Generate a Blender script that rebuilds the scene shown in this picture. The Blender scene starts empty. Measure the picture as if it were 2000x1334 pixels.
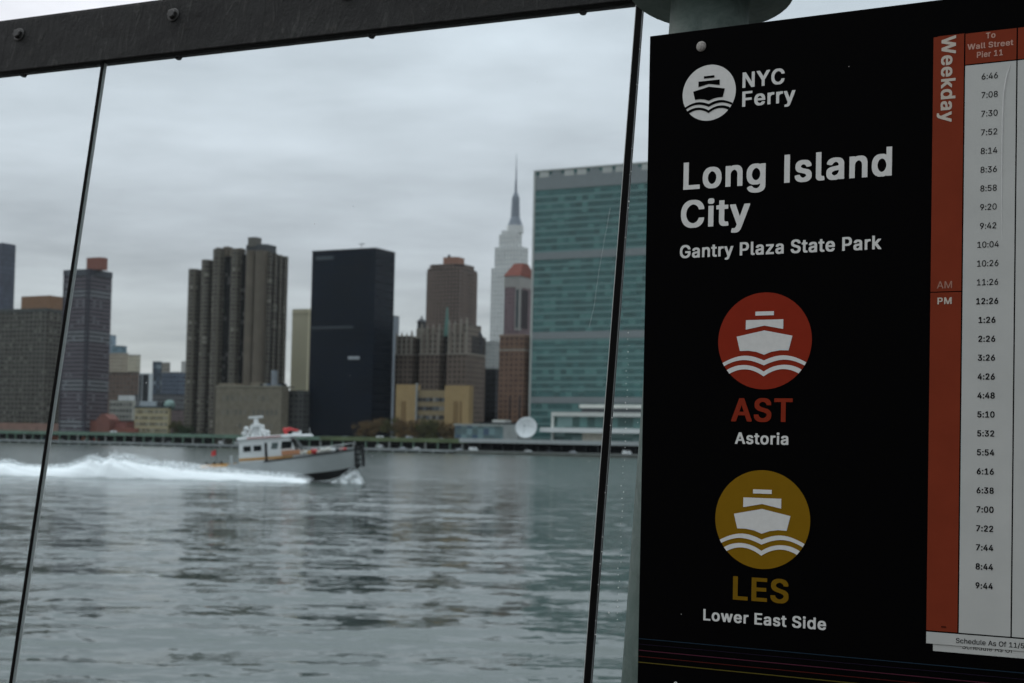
import bpy, math, random
import numpy as np
from mathutils import Vector, Matrix
from mathutils.geometry import tessellate_polygon

R = math.radians
sc = bpy.context.scene
col = sc.collection
random.seed(7)
rng = np.random.default_rng(11)

# ------------------------------------------------------------------ camera
EYE = 4.25                       # metres above the river
FOC, PPX, PPY = 2800.0, 1000.0, 775.0
PITCH, ROLL = math.atan(100 / 2800), R(1.3)
fwd = Vector((0, math.cos(PITCH), math.sin(PITCH)))
up0 = Vector((0, -math.sin(PITCH), math.cos(PITCH)))
rt0 = Vector((1, 0, 0))
right = rt0 * math.cos(ROLL) + up0 * math.sin(ROLL)
upv = up0 * math.cos(ROLL) - rt0 * math.sin(ROLL)
CAM = Vector((0, 0, EYE))
cam = bpy.data.cameras.new('camera')
cam.sensor_fit = 'HORIZONTAL'
cam.sensor_width = 36.0
cam.lens = FOC / 2000 * 36
cam.shift_y = (PPY - 667) / 2000
cam.clip_start = 0.05
cam.clip_end = 20000
cam.dof.use_dof = True
cam.dof.focus_distance = 1.80
cam.dof.aperture_fstop = 12.5
camo = bpy.data.objects.new('camera', cam)
col.objects.link(camo)
camo.matrix_world = Matrix(((right.x, upv.x, -fwd.x, CAM.x),
                            (right.y, upv.y, -fwd.y, CAM.y),
                            (right.z, upv.z, -fwd.z, CAM.z),
                            (0, 0, 0, 1)))
sc.camera = camo

# ------------------------------------------------------------------ world: overcast sky
SUN_EL, SUN_AZ = 36.0, 312.0      # degrees; azimuth clockwise from +Y (ahead, to the left)
world = bpy.data.worlds.new('World')
sc.world = world
world.use_nodes = True
nt = world.node_tree
for n in list(nt.nodes):
    nt.nodes.remove(n)
def wn(t, **k):
    n = nt.nodes.new(t)
    for a, b in k.items():
        setattr(n, a, b)
    return n
lk = nt.links.new
out = wn('ShaderNodeOutputWorld')
tc = wn('ShaderNodeTexCoord')
sep = wn('ShaderNodeSeparateXYZ')
lk(tc.outputs['Generated'], sep.inputs[0])
def wmath(op, a, b=None, clamp=False):
    n = wn('ShaderNodeMath', operation=op, use_clamp=clamp)
    for i, v in enumerate((a, b)):
        if v is None:
            continue
        if isinstance(v, (int, float)):
            n.inputs[i].default_value = v
        else:
            lk(v, n.inputs[i])
    return n.outputs[0]
zc = wmath('MAXIMUM', sep.outputs[2], 0.0)
den = wmath('ADD', zc, 0.16)
comb = wn('ShaderNodeCombineXYZ')
lk(wmath('DIVIDE', sep.outputs[0], den), comb.inputs[0])
lk(wmath('DIVIDE', sep.outputs[1], den), comb.inputs[1])
mp = wn('ShaderNodeMapping')
mp.inputs['Scale'].default_value = (0.92, 1.3, 1)
mp.inputs['Rotation'].default_value = (0, 0, R(-14))
mp.inputs['Location'].default_value = (3.1, 1.4, 0)
lk(comb.outputs[0], mp.inputs[0])
n1 = wn('ShaderNodeTexNoise'); n1.inputs['Scale'].default_value = 0.95
n1.inputs['Detail'].default_value = 6; n1.inputs['Roughness'].default_value = 0.5
n1.inputs['Distortion'].default_value = 0.6
lk(mp.outputs[0], n1.inputs['Vector'])
n2 = wn('ShaderNodeTexNoise'); n2.inputs['Scale'].default_value = 3.4
n2.inputs['Detail'].default_value = 5; n2.inputs['Roughness'].default_value = 0.55
lk(mp.outputs[0], n2.inputs['Vector'])
cl = wmath('ADD', wmath('MULTIPLY', n1.outputs[0], 0.64), wmath('MULTIPLY', n2.outputs[0], 0.36))
cr = wn('ShaderNodeMapRange')
cr.inputs['From Min'].default_value = 0.33; cr.inputs['From Max'].default_value = 0.67
cr.inputs['To Min'].default_value = 0.77; cr.inputs['To Max'].default_value = 1.26
lk(cl, cr.inputs[0])
# overcast luminance rises from the horizon to the zenith
ramp = wn('ShaderNodeValToRGB')
el = ramp.color_ramp.elements
el[0].position = 0.0; el[0].color = (0.345, 0.325, 0.312, 1)
el[1].position = 1.0; el[1].color = (1.45, 1.50, 1.56, 1)
for p, c in ((0.06, (0.345, 0.338, 0.338)), (0.14, (0.368, 0.366, 0.384)), (0.24, (0.425, 0.432, 0.455)), (0.32, (0.47, 0.485, 0.515)), (0.55, (0.86, 0.89, 0.93))):
    e = el.new(p); e.color = (*c, 1)
lk(zc, ramp.inputs[0])
mulc = wn('ShaderNodeMix', data_type='RGBA', blend_type='MULTIPLY')
mulc.inputs[0].default_value = 1.0
lk(ramp.outputs[0], mulc.inputs[6])
lk(cr.outputs[0], mulc.inputs[7])
# the overcast is thinner towards the veiled sun and heavier behind the camera
dotn = wn('ShaderNodeVectorMath', operation='DOT_PRODUCT')
lk(tc.outputs['Generated'], dotn.inputs[0]); dotn.inputs[1].default_value = (-0.35, 0.93, 0.1)
side = wn('ShaderNodeMapRange')
side.inputs['From Min'].default_value = -0.7; side.inputs['From Max'].default_value = 0.75
side.inputs['To Min'].default_value = 1.15; side.inputs['To Max'].default_value = 2.28
lk(dotn.outputs['Value'], side.inputs[0])
bg = wn('ShaderNodeBackground')
lk(side.outputs[0], bg.inputs[1])
lk(mulc.outputs[2], bg.inputs[0])
sky = wn('ShaderNodeTexSky', sky_type='NISHITA')
sky.sun_disc = False
sky.sun_elevation = R(SUN_EL); sky.sun_rotation = R(SUN_AZ)
bg2 = wn('ShaderNodeBackground'); bg2.inputs[1].default_value = 0.1
lk(sky.outputs[0], bg2.inputs[0])
mx = wn('ShaderNodeMixShader'); mx.inputs[0].default_value = 0.07     # cloud cover over the clear sky
lk(bg.outputs[0], mx.inputs[1]); lk(bg2.outputs[0], mx.inputs[2])
lk(mx.outputs[0], out.inputs[0])

# ------------------------------------------------------------------ sun behind the cloud
sun = bpy.data.lights.new('sun', 'SUN')
sun.energy = 0.5; sun.angle = R(25); sun.color = (1.0, 0.96, 0.9)
suno = bpy.data.objects.new('sun', sun); col.objects.link(suno)
sd = Vector((math.sin(R(SUN_AZ)) * math.cos(R(SUN_EL)), math.cos(R(SUN_AZ)) * math.cos(R(SUN_EL)), math.sin(R(SUN_EL))))
suno.rotation_euler = sd.to_track_quat('Z', 'Y').to_euler()
suno.location = (-20, -30, 60)

sc.view_settings.view_transform = 'Standard'
sc.view_settings.look = 'None'
sc.view_settings.exposure = 0.0
sc.view_settings.gamma = 1.0
sc.view_settings.use_curve_mapping = False
sc.cycles.max_bounces = 8
sc.cycles.transparent_max_bounces = 24
sc.cycles.volume_bounces = 1
sc.cycles.sample_clamp_indirect = 6
sc.cycles.caustics_reflective = False
sc.cycles.caustics_refractive = False

# ------------------------------------------------------------------ geometry helpers
def ray(px, py):
    return fwd + right * ((px - PPX) / FOC) - upv * ((py - PPY) / FOC)
def W(px, py, Y):
    d = ray(px, py)
    return CAM + d * (Y / d.y)
def proj(p):
    v = Vector(p) - CAM
    z = v.dot(fwd)
    return (PPX + FOC * v.dot(right) / z, PPY - FOC * v.dot(upv) / z)
GA = R(-28.0)                                      # street grid seen from the river
D1 = Vector((math.cos(GA), math.sin(GA), 0))       # along the avenue, to the right and nearer
D2 = Vector((-math.sin(GA), math.cos(GA), 0))      # along the cross street, away from the river
S0 = Vector((73, 820, 0))                          # a point of the far shore line
def shore_y(px):
    u = (px - PPX) / FOC
    t = (S0.x - u * S0.y) / (D1.x - u * D1.y)      # distance to the left along the shore
    return S0.y - D1.y * t

class MB:
    def __init__(s):
        s.v = []; s.f = []; s.mi = []; s.m = 0; s.sm = []; s.smooth = False
    def face(s, pts):
        b = len(s.v); s.v += [tuple(p) for p in pts]; s.add([tuple(range(b, b + len(pts)))])
    def add(s, fs):
        for q in fs:
            s.f.append(q); s.mi.append(s.m); s.sm.append(s.smooth)
    def box(s, x0, x1, y0, y1, z0, z1):
        x0, x1 = min(x0, x1), max(x0, x1); y0, y1 = min(y0, y1), max(y0, y1)
        b = len(s.v)
        s.v += [(x0, y0, z0), (x1, y0, z0), (x1, y1, z0), (x0, y1, z0), (x0, y0, z1), (x1, y0, z1), (x1, y1, z1), (x0, y1, z1)]
        s.add([(b, b+3, b+2, b+1), (b+4, b+5, b+6, b+7), (b, b+1, b+5, b+4), (b+1, b+2, b+6, b+5), (b+2, b+3, b+7, b+6), (b+3, b, b+4, b+7)])
        return s
    def prism(s, pts, z0, z1, top=None):
        n = len(pts); b = len(s.v); top = top or pts
        s.v += [(p[0], p[1], z0) for p in pts] + [(p[0], p[1], z1) for p in top]
        s.add([tuple(range(b + n - 1, b - 1, -1)), tuple(range(b + n, b + 2 * n))])
        s.add([(b + i, b + (i + 1) % n, b + n + (i + 1) % n, b + n + i) for i in range(n)])
        return s
    def taper(s, x0, x1, y0, y1, z0, z1, k):
        cx, cy = (x0 + x1) / 2, (y0 + y1) / 2
        f = lambda x, y: (cx + (x - cx) * k, cy + (y - cy) * k)
        p = [(x0, y0), (x1, y0), (x1, y1), (x0, y1)]
        return s.prism(p, z0, z1, [f(*q) for q in p])
    def rings(s, rings, cap0=True, cap1=True, closed=True):
        n = len(rings[0]); b = len(s.v)
        for r in rings:
            s.v += [tuple(p) for p in r]
        m = n if closed else n - 1
        for k in range(len(rings) - 1):
            s.add([(b + k*n + i, b + k*n + (i+1) % n, b + (k+1)*n + (i+1) % n, b + (k+1)*n + i) for i in range(m)])
        if cap0: s.add([tuple(range(b + n - 1, b - 1, -1))])
        if cap1: s.add([tuple(range(b + (len(rings)-1)*n, b + len(rings)*n))])
        return s
    def tube(s, a, c, r0, r1=None, n=10, cap=True):
        a = Vector(a); c = Vector(c); r1 = r0 if r1 is None else r1
        d = (c - a).normalized()
        e = d.orthogonal().normalized(); g = d.cross(e)
        rg = lambda o, r: [o + e * (r * math.cos(2*math.pi*i/n)) + g * (r * math.sin(2*math.pi*i/n)) for i in range(n)]
        return s.rings([rg(a, r0), rg(c, r1)], cap, cap)
    def ball(s, c, r, nu=8, nv=5, sz=1.0):
        rr = []
        for j in range(1, nv):
            t = math.pi * j / nv
            rr.append([(c[0] + r*math.sin(t)*math.cos(2*math.pi*i/nu), c[1] + r*math.sin(t)*math.sin(2*math.pi*i/nu), c[2] - r*sz*math.cos(t)) for i in range(nu)])
        return s.rings(rr)
    def build(s, name, mats, parent=None, bevel=0.0, local=True):
        me = bpy.data.meshes.new(name)
        me.from_pydata(s.v, [], s.f)
        if not isinstance(mats, (list, tuple)):
            mats = [mats]
        for m in mats:
            me.materials.append(m)
        me.polygons.foreach_set('material_index', s.mi)
        me.polygons.foreach_set('use_smooth', s.sm)
        me.update()
        o = bpy.data.objects.new(name, me); col.objects.link(o)
        if parent is not None:
            o.parent = parent
        if bevel:
            b = o.modifiers.new('bevel', 'BEVEL'); b.width = bevel; b.segments = 2; b.limit_method = 'ANGLE'
        return o

def tag(o, label=None, cat=None, group=None, kind=None):
    for k, v in (('label', label), ('category', cat), ('group', group), ('kind', kind)):
        if v:
            o[k] = v
    return o
def thing(name, label, cat, loc=(0, 0, 0), rz=0.0, group=None):
    o = bpy.data.objects.new(name, None)
    o.empty_display_size = 0.2
    col.objects.link(o); o.location = loc; o.rotation_euler = (0, 0, rz)
    return tag(o, label, cat, group)
def copy_tree(o, parent=None):
    c = o.copy(); col.objects.link(c)
    if parent is not None: c.parent = parent
    for ch in [x for x in o.children]:
        copy_tree(ch, c)
    return c

# ------------------------------------------------------------------ materials
class NT:
    def __init__(s, name):
        s.m = bpy.data.materials.new(name); s.m.use_nodes = True
        s.t = s.m.node_tree
        s.p = s.t.nodes['Principled BSDF']; s.o = s.t.nodes['Material Output']
    def n(s, t, **k):
        x = s.t.nodes.new(t)
        for a, b in k.items(): setattr(x, a, b)
        return x
    def l(s, a, b): s.t.links.new(a, b)
    def math(s, op, a, b=None, c=None, clamp=False):
        x = s.n('ShaderNodeMath', operation=op, use_clamp=clamp)
        for i, v in enumerate((a, b, c)):
            if v is None: continue
            if isinstance(v, (int, float)): x.inputs[i].default_value = v
            else: s.l(v, x.inputs[i])
        return x.outputs[0]
    def mix(s, f, a, b, blend='MIX'):
        x = s.n('ShaderNodeMix', data_type='RGBA', blend_type=blend)
        for i, v in ((0, f), (6, a), (7, b)):
            if isinstance(v, (int, float)): x.inputs[i].default_value = v
            elif isinstance(v, tuple): x.inputs[i].default_value = (*v, 1) if len(v) == 3 else v
            else: s.l(v, x.inputs[i])
        return x.outputs[2]
    def noise(s, scale, detail=4, rough=0.55, vec=None, dist=0.0):
        x = s.n('ShaderNodeTexNoise')
        x.inputs['Scale'].default_value = scale; x.inputs['Detail'].default_value = detail
        x.inputs['Roughness'].default_value = rough; x.inputs['Distortion'].default_value = dist
        if vec is None: vec = s.obj()
        s.l(vec, x.inputs['Vector'])
        return x.outputs[0]
    def obj(s):
        if not hasattr(s, '_tc'): s._tc = s.n('ShaderNodeTexCoord')
        return s._tc.outputs['Object']
    def rng(s, v, a, b, c, d):
        x = s.n('ShaderNodeMapRange')
        for i, q in enumerate((a, b, c, d)): x.inputs[i + 1].default_value = q
        s.l(v, x.inputs[0])
        return x.outputs[0]
    def mapping(s, scale=(1, 1, 1), loc=(0, 0, 0)):
        x = s.n('ShaderNodeMapping'); x.inputs['Scale'].default_value = scale; x.inputs['Location'].default_value = loc
        s.l(s.obj(), x.inputs[0]); return x.outputs[0]
    def bump(s, h, strength=0.3, dist=0.1):
        b = s.n('ShaderNodeBump'); b.inputs['Strength'].default_value = strength; b.inputs['Distance'].default_value = dist
        s.l(h, b.inputs['Height']); s.l(b.outputs[0], s.p.inputs['Normal'])

def mat(name, c, rough=0.6, var=0.18, scale=0.4, spec=0.3, metal=0.0, bump=0.0, bscale=None, streak=None):
    """a plain surface with uneven tone"""
    k = NT(name)
    vec = k.mapping(streak) if streak else None
    f = k.noise(scale, 5, 0.6, vec)
    f2 = k.rng(f, 0.25, 0.75, 1 - var, 1 + var)
    cc = k.n('ShaderNodeCombineColor')
    for i in range(3):
        k.l(f2, cc.inputs[i])
    k.l(k.mix(1.0, c, cc.outputs[0], 'MULTIPLY'), k.p.inputs['Base Color'])
    k.p.inputs['Roughness'].default_value = rough
    k.p.inputs['Specular IOR Level'].default_value = spec
    k.p.inputs['Metallic'].default_value = metal
    if bump:
        k.bump(k.noise(bscale or scale * 6, 4), bump, 0.02)
    return k.m

def facade(name, wall, glass, pw, ph, fw=0.5, fh=0.55, var=0.5, wallvar=0.15, light=None, lightp=0.12):
    """masonry wall with a grid of window openings; tones vary from window to window"""
    k = NT(name)
    s = k.n('ShaderNodeSeparateXYZ'); k.l(k.obj(), s.inputs[0])
    h = k.math('SUBTRACT', s.outputs[0], s.outputs[1])
    u = k.math('DIVIDE', h, pw); v = k.math('DIVIDE', s.outputs[2], ph)
    fu = k.math('FRACT', u); fv = k.math('FRACT', v)
    inx = k.math('LESS_THAN', k.math('ABSOLUTE', k.math('SUBTRACT', fu, 0.5)), fw / 2)
    inz = k.math('LESS_THAN', k.math('ABSOLUTE', k.math('SUBTRACT', fv, 0.5)), fh / 2)
    msk = k.math('MULTIPLY', inx, inz)
    cv = k.n('ShaderNodeCombineXYZ'); k.l(k.math('FLOOR', u), cv.inputs[0]); k.l(k.math('FLOOR', v), cv.inputs[2])
    wnz = k.n('ShaderNodeTexWhiteNoise', noise_dimensions='3D'); k.l(cv.outputs[0], wnz.inputs[0])
    g = k.rng(wnz.outputs[0], 0, 1, 1 - var, 1 + var)
    gc = k.n('ShaderNodeCombineColor')
    for i in range(3): k.l(g, gc.inputs[i])
    gcol = k.mix(1.0, glass, gc.outputs[0], 'MULTIPLY')
    if light:
        gcol = k.mix(k.math('GREATER_THAN', wnz.outputs[0], 1 - lightp), gcol, light)
    f = k.rng(k.noise(0.09, 5, 0.6), 0.25, 0.75, 1 - wallvar, 1 + wallvar)
    wc = k.n('ShaderNodeCombineColor')
    for i in range(3): k.l(f, wc.inputs[i])
    wcol = k.mix(1.0, wall, wc.outputs[0], 'MULTIPLY')
    k.l(k.mix(msk, wcol, gcol), k.p.inputs['Base Color'])
    k.l(k.rng(msk, 0, 1, 0.85, 0.25), k.p.inputs['Roughness'])
    k.p.inputs['Specular IOR Level'].default_value = 0.25
    return k.m

def cells(name, base, pw, ph, var=0.35, alt=None, altp=0.15, rough=0.25, spec=0.5):
    """glass skin whose panes differ a little in tone"""
    k = NT(name)
    s = k.n('ShaderNodeSeparateXYZ'); k.l(k.obj(), s.inputs[0])
    h = k.math('SUBTRACT', s.outputs[0], s.outputs[1])
    cv = k.n('ShaderNodeCombineXYZ')
    k.l(k.math('FLOOR', k.math('DIVIDE', h, pw)), cv.inputs[0]); k.l(k.math('FLOOR', k.math('DIVIDE', s.outputs[2], ph)), cv.inputs[2])
    wnz = k.n('ShaderNodeTexWhiteNoise', noise_dimensions='3D'); k.l(cv.outputs[0], wnz.inputs[0])
    big = k.noise(0.035, 3)
    g = k.math('MULTIPLY', k.rng(wnz.outputs[0], 0, 1, 1 - var, 1 + var), k.rng(big, 0.3, 0.7, 0.75, 1.25))
    gc = k.n('ShaderNodeCombineColor')
    for i in range(3): k.l(g, gc.inputs[i])
    c = k.mix(1.0, base, gc.outputs[0], 'MULTIPLY')
    if alt:
        c = k.mix(k.math('GREATER_THAN', wnz.outputs[0], 1 - altp), c, alt)
    k.l(c, k.p.inputs['Base Color'])
    k.p.inputs['Roughness'].default_value = rough
    k.p.inputs['Specular IOR Level'].default_value = spec
    return k.m

# ------------------------------------------------------------------ block helper (street-grid aligned buildings)
class Block:
    """near corner at local (0,0); river front runs to -x, cross-street side runs to +y"""
    def __init__(s, name, label, cat, pl, pc, pr, back, ptop, m=700, base=2.4, group=None, w2=None):
        Y = shore_y(pc) + back
        c = W(pc, m, Y)
        s.C = Vector((c.x, c.y, 0)); s.Y = Y; s.m = m
        s.root = thing(name, label, cat, (c.x, c.y, base), GA, group)
        s.b = base
        s.w1 = -s.ex(pl, m)
        s.w2 = s.ny(pr, m) if w2 is None else w2
        s.top = W(pc, ptop, Y).z - base
    def _hit(s, px, py, o, d):
        r = ray(px, py); rx, ry = r.x, r.y
        # o + d*t parallel to r in plan
        return -(o.x * ry - o.y * rx) / (d.x * ry - d.y * rx)
    def ex(s, px, py=None, off=0.0):
        return s._hit(px, s.m if py is None else py, s.C + D2 * off, D1)
    def ny(s, px, py=None):
        return s._hit(px, s.m if py is None else py, s.C, D2)
    def z(s, px, py, off=0.0):
        """height (local) of pixel on the river front"""
        t = s.ex(px, py, off); p = s.C + D1 * t + D2 * off
        return W(px, py, p.y).z - s.b
    def zn(s, px, py):
        t = s.ny(px, py); p = s.C + D2 * t
        return W(px, py, p.y).z - s.b
    def body(s, name, m, z1=None, z0=-1.0, **k):
        return MB().box(-s.w1, 0, 0, s.w2, z0, s.top if z1 is None else z1).build(name, m, s.root)
    def floors(s, name, m, n, z0, z1, frac, proud):
        st = (z1 - z0) / n
        for i in range(n):
            z = z0 + st * i
            MB().box(-s.w1 - proud, proud, -proud, s.w2 + proud, z, z + st * frac).build(name, m, s.root)
    def piers(s, name, m, n1, n2, wid, proud, z0, z1):
        for i in range(n1 + 1):
            x = -s.w1 + s.w1 * i / n1
            MB().box(x - wid/2, x + wid/2, -proud, 0.4, z0, z1).build(name, m, s.root)
        for i in range(1, n2 + 1):
            y = s.w2 * i / n2
            MB().box(-0.4, proud, y - wid/2, y + wid/2, z0, z1).build(name, m, s.root)
    def windows(s, m, n, rows, x0, x1, z0, z1, fw=0.5, fh=0.55, name='window', depth=0.15):
        ms = m if isinstance(m, (list, tuple)) else [m]
        dx = (x1 - x0) / n; dz = (z1 - z0) / rows
        for j in range(rows):
            for i in range(n):
                cx = x0 + dx * (i + .5); cz = z0 + dz * (j + .5)
                MB().box(cx - dx*fw/2, cx + dx*fw/2, -depth, 0.3, cz - dz*fh/2, cz + dz*fh/2).build(name, random.choice(ms), s.root)

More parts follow.
